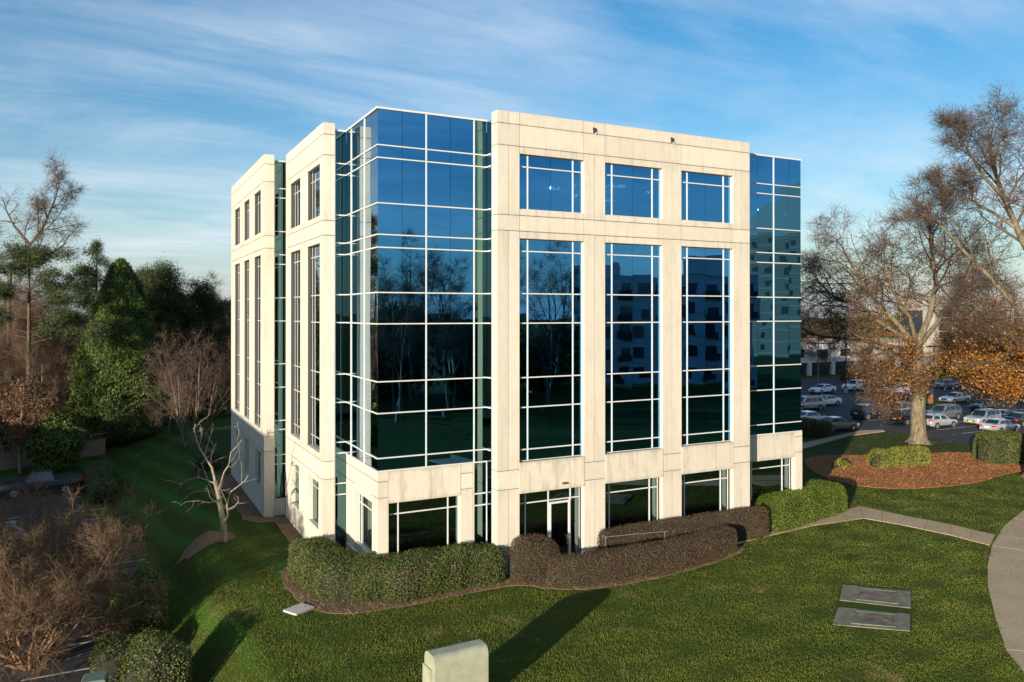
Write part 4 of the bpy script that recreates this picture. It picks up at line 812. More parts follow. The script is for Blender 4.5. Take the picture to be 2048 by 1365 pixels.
hedge('purple_hedge', [(.45, -.5), (1.2, -.7), (2.0, -.85), (2.9, -.75)], [1.0, 1.25, 1.15, .9], [1.9, 1.95, 1.85, 1.45], 'tall rounded end of purple hedge against the left stone pier', HEDGE_P, 216, dens=1150, size=.052, lump=.03)
hedge('purple_hedge', [(5.5, -.47), (9, -.47), (13, -.48), (16.7, -.52)], .78, [1.60, 1.66, 1.68, 1.62], 'straight purple hedge tight against the foot of the stone piers', HEDGE_P, 202, dens=1150, size=.052, lump=.03)
hedge('holly_hedge', [(17.0, .35), (20.0, 1.1), (23.0, 1.95), (25.9, 2.7)], [2.3, 2.6, 3.0, 2.8], [1.5, 1.7, 1.8, 1.55], 'bright green clipped hedge at the right corner of the building', HEDGE_L, 203, dens=650, size=.07, lump=.035)
hedge('privet_hedge', [(-7.7, 6.2), (-7.5, 3.4), (-6.9, 1.1), (-4.6, .0), (-2.0, .1), (.3, .0)], [2.2, 2.3, 2.7, 2.2, 2.0, 1.6], [1.4, 1.5, 1.5, 1.58, 1.62, 1.6], 'loose green hedge wrapping round the mirrored corner', HEDGE_G, 204, lump=.085, size=.068, dens=760)
hedge('yellow_hedge', [(38.9, 9.9), (41.5, 9.8), (44.8, 9.3)], [1.7, 2.2, 1.8], 1.3, 'low yellow green hedge on the mulch island', HEDGE_Y, 205, dens=260, size=.12, lump=.1)
hedge('boxwood_hedge', [(49.2, 7.6), (51.6, 6.6), (54.2, 5.4)], [3.0, 3.6, 3.2], [2.3, 2.45, 1.9], 'big rounded dark green hedge at the right end of the mulch island', HEDGE_G, 206, dens=230, size=.12)
hedge('ornamental_grass', [(35.9, 11.0), (36.6, 11.1), (37.2, 11.0)], .7, .45, 'small clump of yellow grass in the mulch', HEDGE_Y, 207, dens=200, size=.2, cat='plant')
hedge('lot_hedge', [(105, 68.5), (112, 65), (121, 60.5), (132, 55)], 2.4, 2.2, 'long dark hedge along the far side of the lot', HEDGE_G, 208, dens=60, size=.22)
hedge('dark_shrub', [(45.6, 23.9), (48.5, 24.2), (51, 24.6)], [2.2, 2.4, 1.4], [1.7, 1.5, 1.0], 'dark shrub beside the grey sedan at the near edge of the lot', HEDGE_G, 209, dens=120, size=.14, lump=.15, cat='shrub')
hedge('clipped_hedge', [(-16.6, 33), (-17.2, 39), (-17.3, 46)], [1.8, 2.0, 1.8], 1.0, 'shaded clipped hedge beside the pickup', HEDGE_G, 210, z=-2.2, dens=170, size=.12)
hedge('round_shrub', [(-10.2, 33.4), (-9.3, 33.6), (-8.4, 33.6)], 2.2, 1.7, 'rounded clipped shrub at the back corner of the stone wing', HEDGE_G, 211, z=-.8, dens=170, size=.12, cat='shrub')
hedge('round_shrub', [(-15.9, -2.3), (-14.9, -2.0), (-13.9, -1.6)], 2.9, 2.5, 'rounded green shrub at the foot of the bank', HEDGE_G, 212, z=-2.4, dens=380, size=.09, cat='shrub', lump=.09)
hedge('round_shrub', [(-15.6, 4.2), (-15.1, 7.5), (-15.4, 10.6)], 2.2, [1.3, 1.7, 1.4], 'dark leafy shrub under the edge of the twiggy crown', CYP, 213, z=-2.5, dens=260, size=.12, cat='shrub', lump=.16)
hedge('round_shrub', [(-16.6, 1.0), (-16.0, 1.6), (-15.4, 2.2)], 2.0, 1.5, 'dark shrub behind the green utility cabinet', HEDGE_G, 214, z=-2.5, dens=300, size=.10, cat='shrub', lump=.16)
hedge('round_shrub', [(128, 52), (129.5, 51.5), (131, 51)], 2.6, 2.0, 'round bush at the far side of the lot', HEDGE_G, 215, dens=60, size=.2, cat='shrub')

# ------------------------------------------------------------------ grass blades on the near lawn
g = np.random.default_rng(9); N = 420000
def far_ok(x, y):
    ok = ~inside(x, y, W1) & ~inside(x, y, CWL+CWP[::-1]) & ~inside(x, y, MUL) & (y < 14)
    bed = [(-9.1, 6.6), (-9.1, 1), (-8.2, -.9), (-6.5, -1.45), (.8, -1.4), (3.1, -3.4), (6, -3.65), (10, -3.2), (14.0, -1.8), (14.1, 2), (22, 2), (27, 3), (24, .5), (24, 6), (-5, 8)]
    ok &= ~inside(x, y, bed) & ~((x > -9) & (x < 22) & (y > .3))
    ok &= ~((x > 10) & (x < 16) & (y < -8) & (y > -13.3) & inside(x, y, [tuple(atz(a_, b_, GZ)[:2]) for a_, b_ in ((1684, 1167), (1824, 1180), (1824, 1266), (1660, 1252))]))
    return ok
d = 22+48*g.random(N*2)**1.5; u = -80+2200*g.random(N*2); q = CAM[None,:2]+(FW[None,:2]+RT[None,:2]*((u-1024)/FPX)[:,None])*d[:,None]
k = far_ok(q[:,0], q[:,1]) & (q[:,0] > -14.3) & (q[:,1] > -22) & (q[:,0] < 60); q = q[k][:N]; n = len(q)
z = gh(q[:,0], q[:,1]); hgt = (.04+.035*g.random(n))*(1+.5*np.sin(q[:,0]*1.7)*np.sin(q[:,1]*1.4)**2); a = g.random(n)*6.283; wd = .009+.008*g.random(n)
bx_ = np.stack([np.cos(a)*wd, np.sin(a)*wd, 0*a], 1); base = np.stack([q[:,0], q[:,1], z-.01], 1); tip = base+np.stack([g.normal(size=n)*.03, g.normal(size=n)*.03, hgt], 1)
V = np.stack([base-bx_, base+bx_, tip], 1).reshape(-1,3)
GRASS = foliage('grass_blades', [(.060, .090, .008), (.098, .134, .011), (.136, .170, .018), (.18, .185, .036)], .7, .25)
nt = GRASS.node_tree; p = nt.nodes['Principled BSDF']; src = p.inputs['Base Color'].links[0].from_socket; gg = nt.nodes.new('ShaderNodeNewGeometry')
dn = nd(nt, 'ShaderNodeTexNoise', Scale=.55, Detail=7., Roughness=.7); nt.links.new(gg.outputs['Position'], dn.inputs['Vector'])
mpn = nt.nodes.new('ShaderNodeMapping'); nt.links.new(gg.outputs['Position'], mpn.inputs[0]); mpn.inputs['Scale'].default_value = (.10, 1.3, 1); mpn.inputs['Rotation'].default_value = (0, 0, R(-35))
sn = nd(nt, 'ShaderNodeTexNoise', Scale=1., Detail=3., Roughness=.5); nt.links.new(mpn.outputs[0], sn.inputs['Vector'])
c = mixc(nt, mth(nt, 'MULTIPLY', ramp(nt, sn.outputs[0], (.40, 0.), (.60, 1.)), .55), src, (.046, .082, .009))
c = mixc(nt, mth(nt, 'MULTIPLY', ramp(nt, dn.outputs[0], (.585, 0.), (.70, 1.)), .85), c, (.24, .19, .075))
nt.links.new(c, p.inputs['Base Color'])
tag(link('grass', np_mesh('grass', V, np.arange(len(V)).reshape(-1,3)), GRASS), 'short mown grass blades on the lawn', None, None, 'stuff')

# ------------------------------------------------------------------ things on the lawn
GREENB = simple('beige_green_paint', (.29, .30, .22), .55, 0, .14, 3.); PADM = simple('pad_concrete', (.42, .39, .35), .85, 0, .15, 5.)
r = thing('utility_box', (-6.45, -10.2, gz(-6.45, -10.2)), 'beige metal utility box with a rounded top at the bottom of the lawn', 'utility box', None, R(2))
mb = MB(); prof = []
hh, dd, rr_ = 1.82, .42, .26
prof = [(-dd, 0), (dd, 0), (dd, hh-rr_)]+[(dd-rr_+rr_*math.cos(t), hh-rr_+rr_*math.sin(t)) for t in np.linspace(.2, math.pi/2, 6)]+[(-dd+rr_-rr_*math.sin(t), hh-rr_+rr_*math.cos(t)) for t in np.linspace(0, math.pi/2, 7)]
V = []; n = len(prof)
for x in (-.94, .94): V += [(x, y, z) for y, z in prof]
mb.add(V, [(i, (i+1)%n, n+(i+1)%n, n+i) for i in range(n)]+[tuple(range(n-1,-1,-1)), tuple(range(n,2*n))]); mb.build('cabinet', GREENB, r)
mb = MB(); mb.box(-.99, -.945, -.2, .46, .05, 1.35); mb.build('side_cover', GREENB, r); mb = MB(); mb.box(-1.1, 1.1, -.6, .6, -.2, .06); mb.build('concrete_pad', PADM, r)
mb = MB(); mb.box(.945, .99, -.3, .3, .2, 1.2); mb.build('side_cover', GREENB, r)
VERD = simple('verdigris_lid', (.13, .155, .10), .75, .15, .35, 3., bump=.2); RUSTY = simple('rusty_lid', (.15, .115, .085), .8, .1, .5, 2.2, bump=.2); CONV = simple('vault_concrete', (.15, .14, .10), .85, 0, .3, 3.)
def vault(cs, label):
    cs = [atz(u, v, GZ+.01) for u, v in cs]; c = sum(cs)/4; q = [p_-c for p_ in cs]
    r = thing('utility_vault', c, label, 'utility vault', 'flat utility vaults set in the lawn')
    f = lambda u, v: tuple(((q[0]*(1-u)+q[1]*u)*(1-v)+(q[3]*(1-u)+q[2]*u)*v)[:2])
    def pr_(m, u0, u1, v0, v1, z0, z1): P4 = [f(u0, v1), f(u1, v1), f(u1, v0), f(u0, v0)]; m.prism(P4, z0, z1)
    m = MB(); pr_(m, 0, 1, 0, 1, -.3, .02); m.build('slab', CONV, r); a, b, t0, t1 = .24, .82, .10, .88
    m = MB(); pr_(m, a, b, t0, t0+.07, .015, .045); pr_(m, a, b, t1-.07, t1, .015, .045); pr_(m, a, a+.025, t0+.071, t1-.071, .015, .045); pr_(m, b-.025, b, t0+.071, t1-.071, .015, .045); m.build('lid_frame', VERD, r)
    m = MB(); pr_(m, a+.027, b-.027, t0+.075, t1-.075, .01, .032); m.build('lid', RUSTY, r); m = MB(); pr_(m, .36, .40, .46, .54, .03, .04); pr_(m, .66, .70, .46, .54, .03, .04); m.build('lifting_eyes', VERD, r)
vault([(1686, 1170), (1821, 1183), (1822, 1217), (1679, 1201)], 'flat utility vault with a weathered lid, the one nearer the hedges')
vault([(1677, 1215), (1820, 1229), (1820, 1263), (1664, 1250)], 'flat utility vault with a weathered lid, the one nearer the viewer')
p = atz(598, 1221, GZ); r = thing('concrete_slab', (p[0], p[1], gz(p[0], p[1])), 'small square concrete slab lying in the grass by the hedge', 'slab', None, .5)
mb = MB(); mb.box(-.5, .5, -.42, .42, -.1, .07); mb.box(-.495, .495, -.415, .415, .07, .085); mb.build('slab', simple('pale_slab', (.42, .38, .36), .85, 0, .1, 6.), r); mb = MB(); mb.box(.2, .3, -.1, -.02, .085, .095); mb.build('lifting_eye', ALUD, r)
r = thing('utility_cabinet', (-16.9, -.6, LOTZ), 'green utility cabinet beside the round shrub at the bottom edge', 'cabinet', None, R(-8))
mb = MB(); mb.extr([(-.42, 0), (.42, 0), (.42, .95), (.36, 1.03), (-.36, 1.03), (-.42, .95)], -.38, .38); GRC = simple('utility_green', (.10, .15, .12), .5); mb.build('cabinet', GRC, r); mb = MB(); mb.box(-.5, .5, -.46, .46, -.1, .06); mb.build('base', PADM, r); mb = MB(); mb.box(-.36, .36, -.41, -.382, .12, .85); mb.build('door', GRC, r)
mb = MB(); mb.tube([(5.3, -.98, .88), (7.5, -1.0, .77), (9.4, -1.03, .67)], [.013]*3, 8, 0, True)
for x, z_ in ((5.5, .86), (9.2, .67)): mb.tube([(x, -1.0, GZ), (x, -1.0, z_)], [.011]*2, 8, 0, True)
tag(mb.build('handrail', ALUD), 'thin pale handrail in front of the low purple hedge', 'handrail')

# fence on the left
WOOD = bark('weathered_boards', (.16, .12, .085), (.27, .21, .15), 9.)
A, Bp = np.array([-30.5, 48.6]), np.array([-16.6, 56.5]); d = Bp-A; Ln = float(np.linalg.norm(d)); az = math.atan2(d[1], d[0])
r = thing('board_fence', (A[0], A[1], LOTZ+.1), 'weathered board fence with an open lattice top behind the pickup', 'fence', None, az)
nb = int(Ln/.16); bm_ = MB(); bm_.box(0, .145, -.012, .012, 0, 1.55); bme = bm_.mesh('board')
for k in range(nb):
    o = bpy.data.objects.new('board', bme); COL.objects.link(o); o.parent = r; o.location = (k*.16, random.Random(k).uniform(-.006, .006), random.Random(k+99).uniform(-.03, .01))
bme.materials.append(WOOD)
for k in range(int(Ln/2.4)+1):
    m = MB(); m.box(k*2.4-.06, k*2.4+.06, .02, .14, 0, 2.25); m.build('post', WOOD, r)
for zz_ in (1.6, 2.12):
    m = MB(); m.box(0, Ln, -.04, .06, zz_, zz_+.07); m.build('rail', WOOD, r)
m = MB()
for k in range(int(Ln/.4)): m.add([(k*.4, -.005, 1.67), (k*.4+.03, -.005, 1.67), (k*.4+.43, -.005, 2.12), (k*.4+.4, -.005, 2.12), (k*.4, .015, 1.67), (k*.4+.03, .015, 1.67), (k*.4+.43, .015, 2.12), (k*.4+.4, .015, 2.12)], [(0,1,2,3), (7,6,5,4), (1,5,6,2), (0,3,7,4)]); m.box(k*.4-.012, k*.4+.012, .016, .036, 1.67, 2.12)
m.build('lattice', WOOD, r)

# lamp posts, brick pier
BLKM = simple('black_metal', (.015, .015, .016), .45); BRICK = simple('orange_brick', (.34, .15, .07), .85, 0, .2, 9.)
def lamp_post(x, y, label):
    r = thing('lamp_post', (x, y, GZ), label, 'lamp post', 'parking lot lamp posts')
    m = MB(); m.tube([(0,0,0), (0,0,.75)], [.30,.30], 14, 0, True); m.build('base', KERB, r); m = MB(); m.box(-.07, .07, -.07, .07, .7, 8.8); m.build('pole', BLKM, r)
    for s_ in (-1, 1):
        m = MB(); m.box(.07*s_, .5*s_, -.03, .03, 8.55, 8.63); m.box(.5*s_, 1.15*s_, -.24, .24, 8.5, 8.68); m.build('lamp_head', BLKM, r)
lamp_post(86.8, 52.3, 'black lamp post on a concrete base in the shaded half of the lot')
lamp_post(71.6, 27.0, 'black lamp post just right of the oak trunk')
r = thing('brick_pier', (84, 36.2, GZ), 'small orange brick pier on the grass island behind the oak trunk', 'brick pier'); m = MB(); m.box(-.4, .4, -.4, .4, 0, 1.6); m.build('shaft', BRICK, r); m = MB(); m.box(-.48, .48, -.48, .48, 1.6, 1.75); m.build('cap', KERB, r)

# ------------------------------------------------------------------ vehicles
CARGL = simple('car_window', (.012, .016, .02), .06, 0, spec=.9); TYRE = simple('tyre_rubber', (.015, .015, .015), .85); RIM = simple('alloy_rim', (.45, .45, .46), .3, .7); TRIM = simple('black_trim', (.02, .02, .021), .5)
RED = simple('tail_lamp_red', (.45, .015, .012), .2); HEADL = simple('headlamp', (.75, .77, .8), .12, .2); PLATE = simple('white_plate', (.7, .7, .68), .4); YPL = simple('yellow_plate', (.75, .50, .05), .4)
def paint(name, col, metal=.0):
    m, nt, p = mat(name); p.inputs['Base Color'].default_value = (*col, 1); p.inputs['Metallic'].default_value = metal; p.inputs['Roughness'].default_value = .32; p.inputs['Coat Weight'].default_value = .8; p.inputs['Coat Roughness'].default_value = .06; return m
PT = dict(white=paint('white_paint', (.72, .73, .74)), black=paint('black_paint', (.012, .012, .014)), navy=paint('navy_paint', (.012, .018, .035)), silver=paint('silver_paint', (.42, .43, .45), .45), grey=paint('grey_paint', (.16, .17, .18), .4), tan=paint('champagne_paint', (.36, .34, .30), .4), blue=paint('blue_paint', (.03, .10, .22), .3))
KIND = {  # L, W, body outline (x, z of hood/shoulder line), greenhouse: windscreen foot, roof front, roof rear, rear glass foot, roof height, wheel x, wheel r
 'sedan': dict(L=4.75, W=1.84, sh=[(-2.37,.80),(-2.25,1.02),(-1.5,1.05),(.3,.98),(1.0,.95),(1.9,.84),(2.25,.68),(2.37,.55)], g=(.98, .25, -.95, -1.75), H=1.45, wx=1.38, wr=.335, win=2),
 'suv': dict(L=4.75, W=1.9, sh=[(-2.37,.85),(-2.33,1.15),(-1.5,1.16),(.4,1.10),(1.0,1.08),(1.9,1.0),(2.27,.85),(2.37,.62)], g=(1.02, .42, -1.95, -2.28), H=1.72, wx=1.40, wr=.375, win=3),
 'minivan': dict(L=4.95, W=1.95, sh=[(-2.47,.80),(-2.43,1.08),(-1.5,1.10),(.8,1.05),(1.4,1.0),(2.0,.92),(2.38,.75),(2.47,.55)], g=(1.45, .65, -2.1, -2.40), H=1.76, wx=1.5, wr=.345, win=3),
 'hatchback': dict(L=4.4, W=1.82, sh=[(-2.2,.80),(-2.15,1.05),(-1.4,1.06),(.3,1.0),(.95,.96),(1.75,.86),(2.1,.7),(2.2,.55)], g=(.98, .25, -1.45, -2.05), H=1.48, wx=1.32, wr=.335, win=2),
 'pickup': dict(L=5.9, W=2.0, sh=[(-2.95,.9),(-2.93,1.15),(-1.2,1.16),(.6,1.16),(1.2,1.15),(2.3,1.10),(2.85,.98),(2.95,.65)], g=(1.15, .55, -.75, -1.0), H=1.88, wx=1.75, wr=.40, win=2)}
def car_proto(kind):
    K = KIND[kind]; L, W, H = K['L'], K['W'], K['H']; w = W/2; root = bpy.data.objects.new(kind, None); COL.objects.link(root); root.empty_display_size = .3
    sh = np.array(K['sh']); xs_ = np.unique(np.concatenate([np.linspace(-L/2, L/2, 25), sh[:,0]])); b = MB(); rings = []
    for x in xs_:
        zt = np.interp(x, sh[:,0], sh[:,1]); e = max(0, (abs(x)-(L/2-.55))/.55); ww = w*(1-.16*e**2); zb = .24+.10*e
        rings.append([(x, -ww*.92, zb), (x, -ww, zb+.16), (x, -ww, .35*zb+.65*zt-.03), (x, -ww*.955, zt-.05), (x, -ww*.88, zt), (x, 0, zt+.035*(1-e)), (x, ww*.88, zt), (x, ww*.955, zt-.05), (x, ww, .35*zb+.65*zt-.03), (x, ww, zb+.16), (x, ww*.92, zb)])
    n = 11; b.add([q for r_ in rings for q in r_], [(i*n+j, (i+1)*n+j, (i+1)*n+(j+1)%n, i*n+(j+1)%n) for i in range(len(rings)-1) for j in range(n)]+[tuple(range(n)), tuple(range((len(rings)-1)*n+n-1, (len(rings)-1)*n-1, -1))])
    x0, x1, x2, x3 = K['g']; zs = lambda x: float(np.interp(x, sh[:,0], sh[:,1])); wb, wt = w*.90, w*.70
    def gp(x, f, s_): return (x, s_*(wb+(wt-wb)*f), None)
    z0, z3 = zs(x0), zs(x3); zr = H
    G = [(x0,-wb,z0-.02),(x0,wb,z0-.02),(x1,wt*.97,zr-.05),(x1,-wt*.97,zr-.05),(x2,wt*.97,zr-.05),(x2,-wt*.97,zr-.05),(x3,wb*.97,z3-.02),(x3,-wb*.97,z3-.02)]
    xm = (x1+x2)/2
    G += [(x1-.06,wt*.82,zr),(x1-.06,-wt*.82,zr),(x2+.06,wt*.82,zr-.01),(x2+.06,-wt*.82,zr-.01)]
    b.add(G, [(0,1,2,3), (4,6,7,5), (1,6,4,2), (0,3,5,7), (2,4,10,8), (5,3,9,11), (3,2,8,9), (4,5,11,10), (8,10,11,9), (0,7,6,1)])
    if kind == 'pickup': b.box(-2.85, -1.05, -.72, .72, 1.17, 1.175)
    bo = b.build('body', PT['white'], root, False); bo.material_slots[0].link = 'OBJECT'
    def pan(name, pts, off, m, parent=root):
        P_ = np.array(pts, float); nn = np.cross(P_[1]-P_[0], P_[2]-P_[0]); nn /= np.linalg.norm(nn); q = MB(); c = P_.mean(0); P2 = c+(P_-c)*1.0
        k = len(P2); q.add(list(P2+nn*off)+list(P2-nn*.02), [tuple(range(k)), tuple(range(2*k-1, k-1, -1))]+[(i, k+i, k+(i+1)%k, (i+1)%k) for i in range(k)]); return q.build(name, m, parent)
    lerp = lambda a, c, t: tuple(np.array(a)+(np.array(c)-np.array(a))*t)
    def inset(a, b_, c, d_, u0, u1, v0, v1):
        f = lambda u, v: lerp(lerp(a, b_, u), lerp(d_, c, u), v); return [f(u0, v0), f(u1, v0), f(u1, v1), f(u0, v1)]
    pan('windscreen', inset(G[0], G[1], G[2], G[3], .06, .94, .06, .93), .012, CARGL); pan('rear_window', inset(G[6], G[7], G[5], G[4], .08, .92, .12, .9), .012, CARGL)
    nw = K['win']
    for s_ in (1, -1):
        a, c, d_, e = (G[1], G[6], G[4], G[2]) if s_ > 0 else (G[0], G[7], G[5], G[3])
        cut = np.linspace(.10, .93, nw+1)
        for i in range(nw):
            q = inset(a, c, d_, e, cut[i]+.012, cut[i+1]-.012, .12, .88); pan('side_window', q if s_ > 0 else q[::-1], .012, CARGL)
        m = MB(); m.box(x0-.25, x0-.08, s_*(w-.02), s_*(w+.16), z0+.0, z0+.13); m.build('mirror', TRIM, root)
        m = MB(); m.box(-L/2+.55, L/2-.55, s_*(w-.06), s_*(w+.006), .22, .36); m.build('sill', TRIM, root)
        for x in (K['wx'], -K['wx']):
            r_ = K['wr']; a_ = MB(); a_.cyl((x, s_*(w-.09), r_), (0,1,0), r_+.055, .20, 20); a_.build('wheel_arch', TRIM, root)
            t_ = MB(); t_.cyl((x, s_*(w-.095), r_), (0,1,0), r_, .235, 20); wo_ = t_.build('wheel', TYRE, root)
            t_ = MB(); t_.cyl((x, s_*(w+.018), r_), (0,1,0), r_*.66, .025, 14); t_.build('rim', RIM, wo_)
            t_ = MB(); t_.cyl((x, s_*(w+.032), r_), (0,1,0), r_*.16, .01, 8); t_.build('hub', TRIM, wo_)
        zh = zs(L/2-.25)-.06; m = MB(); m.box(L/2-.42, L/2-.10, s_*.50*w, s_*.86*w, zh-.12, zh+.035); m.box(L/2-.5, L/2-.2, s_*.80*w, s_*.925*w, zh-.10, zh+.03); m.build('headlight', HEADL, root)
        zl = zs(-L/2+.1)-.12; m = MB(); m.box(-L/2-.012, -L/2+.2, s_*.52*w, s_*.855*w, zl-.10, zl+.07); m.box(-L/2+.05, -L/2+.32, s_*.80*w, s_*.92*w, zl-.09, zl+.07); m.build('taillight', RED, root)
        m = MB(); m.box(-.1, .08, s_*(w-.01), s_*(w+.018), z0-.16, z0-.13); m.build('door_handle', TRIM, root)
    m = MB(); m.box(L/2-.1, L/2+.012, -.42*w, .42*w, .48, .70); m.box(L/2-.2, L/2+.008, -.7*w, .7*w, .30, .40); m.build('grille', TRIM, root)
    m = MB(); m.box(-L/2-.01, -L/2+.2, -.75*w, .75*w, .28, .45); m.build('bumper', TRIM, root)
    m = MB(); m.box(-L/2-.022, -L/2+.05, -.26, .26, .66, .80); m.build('licence_plate', PLATE, root)
    if kind in ('suv', 'minivan'):
        for s_ in (1, -1): m = MB(); m.tube([(x1-.1, s_*wt*.8, zr+.02), (xm, s_*wt*.8, zr+.05), (x2+.1, s_*wt*.8, zr+.02)], [.02]*3, 5); m.build('roof_rail', TRIM, root)
    if kind == 'pickup': m = MB(); m.box(-2.88, -1.02, -.80, .80, 1.165, 1.19); m.build('bed_cover', TRIM, root)
    return root
PROTO = {}
def car(kind, x, y, rz, colour, label, z=GZ+.008, roof=None, plate=None):
    if kind not in PROTO: o = car_proto(kind); PROTO[kind] = o
    else: o = copy_tree(PROTO[kind])
    o.name = {'suv': 'sport_utility_car', 'hatchback': 'hatchback_car', 'sedan': 'sedan_car', 'minivan': 'minivan', 'pickup': 'pickup_truck'}[kind]
    o.location = (x, y, z); o.rotation_euler = (0, 0, rz); tag(o, label, 'pickup truck' if kind == 'pickup' else 'car', 'vehicles parked in the side lot' if z < -2 else 'cars parked in the lot beyond the building')
    for c in o.children:
        if c.name.startswith('body'): c.material_slots[0].link = 'OBJECT'; c.material_slots[0].material = PT[colour]
    if roof:
        K = KIND[kind]; m = MB(); m.box(K['g'][2]+.05, K['g'][1]-.05, -K['W']*.32, K['W']*.32, K['H']-.02, K['H']+.03); m.build('soft_top', TRIM, o)
    if plate: K = KIND[kind]; m = MB(); m.box(K['L']/2, K['L']/2+.03, -.26, .26, .5, .63); m.build('front_plate', YPL, o)
    return o
E_, W_ = 0.0, math.pi
j = random.Random(4); jit = lambda: j.uniform(-.05, .05)
for kind, u, v, dr, col, lab, ex in [
 ('sedan', 1645, 787, W_+.10, 'white', 'white sedan nose out at the far left of the shaded lot', {}), ('suv', 1712, 781, W_, 'white', 'white sport utility car behind the lamp post base', {}), ('suv', 1752, 788, E_, 'black', 'black sport utility car between the two white ones, tail showing', {}),
 ('suv', 1790, 789, W_, 'white', 'white sport utility car half in sunlight left of the oak trunk', {}), ('sedan', 1796, 804, E_, 'black', 'black low sedan beside the grass island', {}), ('minivan', 1612, 820, W_-.12, 'silver', 'silver minivan cut off by the glass corner of the building', {}),
 ('sedan', 1650, 812, W_-.08, 'white', 'white convertible with a black soft top behind the minivan', dict(roof=1)), ('suv', 1738, 837, E_, 'navy', 'dark navy sport utility car straddling the shadow edge', {}), ('suv', 1800, 833, W_, 'tan', 'champagne sport utility car facing out, just left of the oak trunk', {}),
 ('suv', 1817, 848, E_, 'black', 'black sport utility car partly hidden behind the oak trunk', {}), ('sedan', 1620, 848, E_, 'white', 'white sedan behind the dark shrub at the near edge', {}), ('sedan', 1674, 861, E_-.10, 'grey', 'dark grey sedan nearest the concrete strip', {}),
 ('hatchback', 1876, 855, E_, 'silver', 'silver hatchback just right of the oak trunk', {}), ('suv', 1886, 839, W_, 'grey', 'grey sport utility car behind the silver hatchback', {}), ('sedan', 1910, 806, W_, 'silver', 'silver sedan seen through the orange leaves', {}),
 ('sedan', 1972, 822, W_, 'black', 'black sedan under the hanging orange branches', {}), ('suv', 1966, 850, W_, 'silver', 'silver compact sport utility car with a yellow front plate', dict(plate=1)), ('sedan', 2008, 845, E_, 'blue', 'blue sedan mostly hidden behind the silver one', {}),
 ('sedan', 2000, 865, E_, 'silver', 'silver sedan behind the big rounded hedge', {}), ('sedan', 1892, 777, W_, 'blue', 'blue sedan far back behind the oak branches', {}), ('suv', 2006, 774, E_, 'grey', 'grey vehicle far back at the right behind the leaves', {}), ('sedan', 2044, 851, E_, 'black', 'black sedan cut off by the right edge of the photo', {})]:
    p = atz(u, v, GZ); car(kind, p[0], p[1], dr+jit(), col, lab, **ex)
p = atz(72, 990, LOTZ); car('pickup', p[0]+.3, p[1], W_+.05, 'black', 'black pickup truck in the shaded side lot', LOTZ+.032)
car('sedan', -22.6, 24.0, W_, 'silver', 'silver sedan under the twiggy crowns, further from the viewer', LOTZ+.032); car('sedan', -22.4, 15.4, W_, 'white', 'white sedan under the twiggy crowns, nearer the viewer', LOTZ+.032)

# ------------------------------------------------------------------ buildings beyond
PALE = stone('pale_render', (.30, .28, .26), .4); DGL = simple('dark_office_glass', (.02, .028, .035), .08, 0, spec=.8); WHT = simple('white_wall', (.46, .47, .49), .8, 0, .06, .8); ROOFT = simple('roof_shingle', (.42, .36, .28), .9, 0, .15, 1.5)
r = thing('low_office', (112, 79, GZ), 'low white office building across the shaded lot', 'building', None, 0)
m = MB(); m.box(-24, 30, 0, 16, 2.6, 6.4); m.build('wall', WHT, r); m = MB(); m.box(-23.5, 29.5, .5, 16, 0, 2.6); m.build('ground_floor_glazing', DGL, r); m = MB(); m.box(-24.4, 30.4, -.4, 16.4, 6.4, 6.8); m.build('roof', ROOFT, r)
for k in range(9):
    m = MB(); m.box(-24+6.7*k, -23.2+6.7*k, -.15, .5, 0, 2.6); m.build('pier', WHT, r)
for k in range(8):
    m = MB(); m.box(-21.5+6.7*k, -18.5+6.7*k, -.04, .1, 3.7, 5.2); m.build('window', DGL, r)
p = at(1868, 700, 190); r = thing('stone_office', (p[0], p[1], GZ), 'pale stone office building with dark windows behind the oak', 'building', None, 0)
m = MB(); m.box(.3, 46, .4, 9, 0, 14.5); m.build('glazing', DGL, r); m = MB(); m.box(-.4, 46.6, -.4, 9, 13.2, 16.6); m.box(-.3, 46.5, -.3, 9, 4.6, 6.4); m.build('wall', PALE, r)
for k in range(7):
    m = MB(); m.box(-.4+7.6*k, 1.2+7.6*k, -.5, .8, 0, 13.2); m.build('column', PALE, r)
for k in range(1):
    m = MB(); m.box(-.45, .6, 1+8*k, 2.6+8*k, 0, 13.2); m.build('column', PALE, r)
for k in range(6):
    for z_ in (6.4, 9.8):
        m = MB(); m.box(1.2+7.6*k, 7.2+7.6*k, .25, .38, z_+1.6, z_+1.75); m.build('mullion', ALU, r)
p = at(1700, 690, 215); r = thing('house', (p[0], p[1], -1.5), 'distant house with a pale hipped roof between the trees', 'house', None, .4)
m = MB(); m.box(-6, 6, -4, 4, 0, 6); m.build('wall', WHT, r); m = MB(); m.add([(-6.5,-4.5,6), (6.5,-4.5,6), (6.5,4.5,6), (-6.5,4.5,6), (-2.5,0,9.4), (2.5,0,9.4)], [(0,1,5,4), (1,2,5), (2,3,4,5), (3,0,4), (3,2,1,0)]); m.build('roof', ROOFT, r)

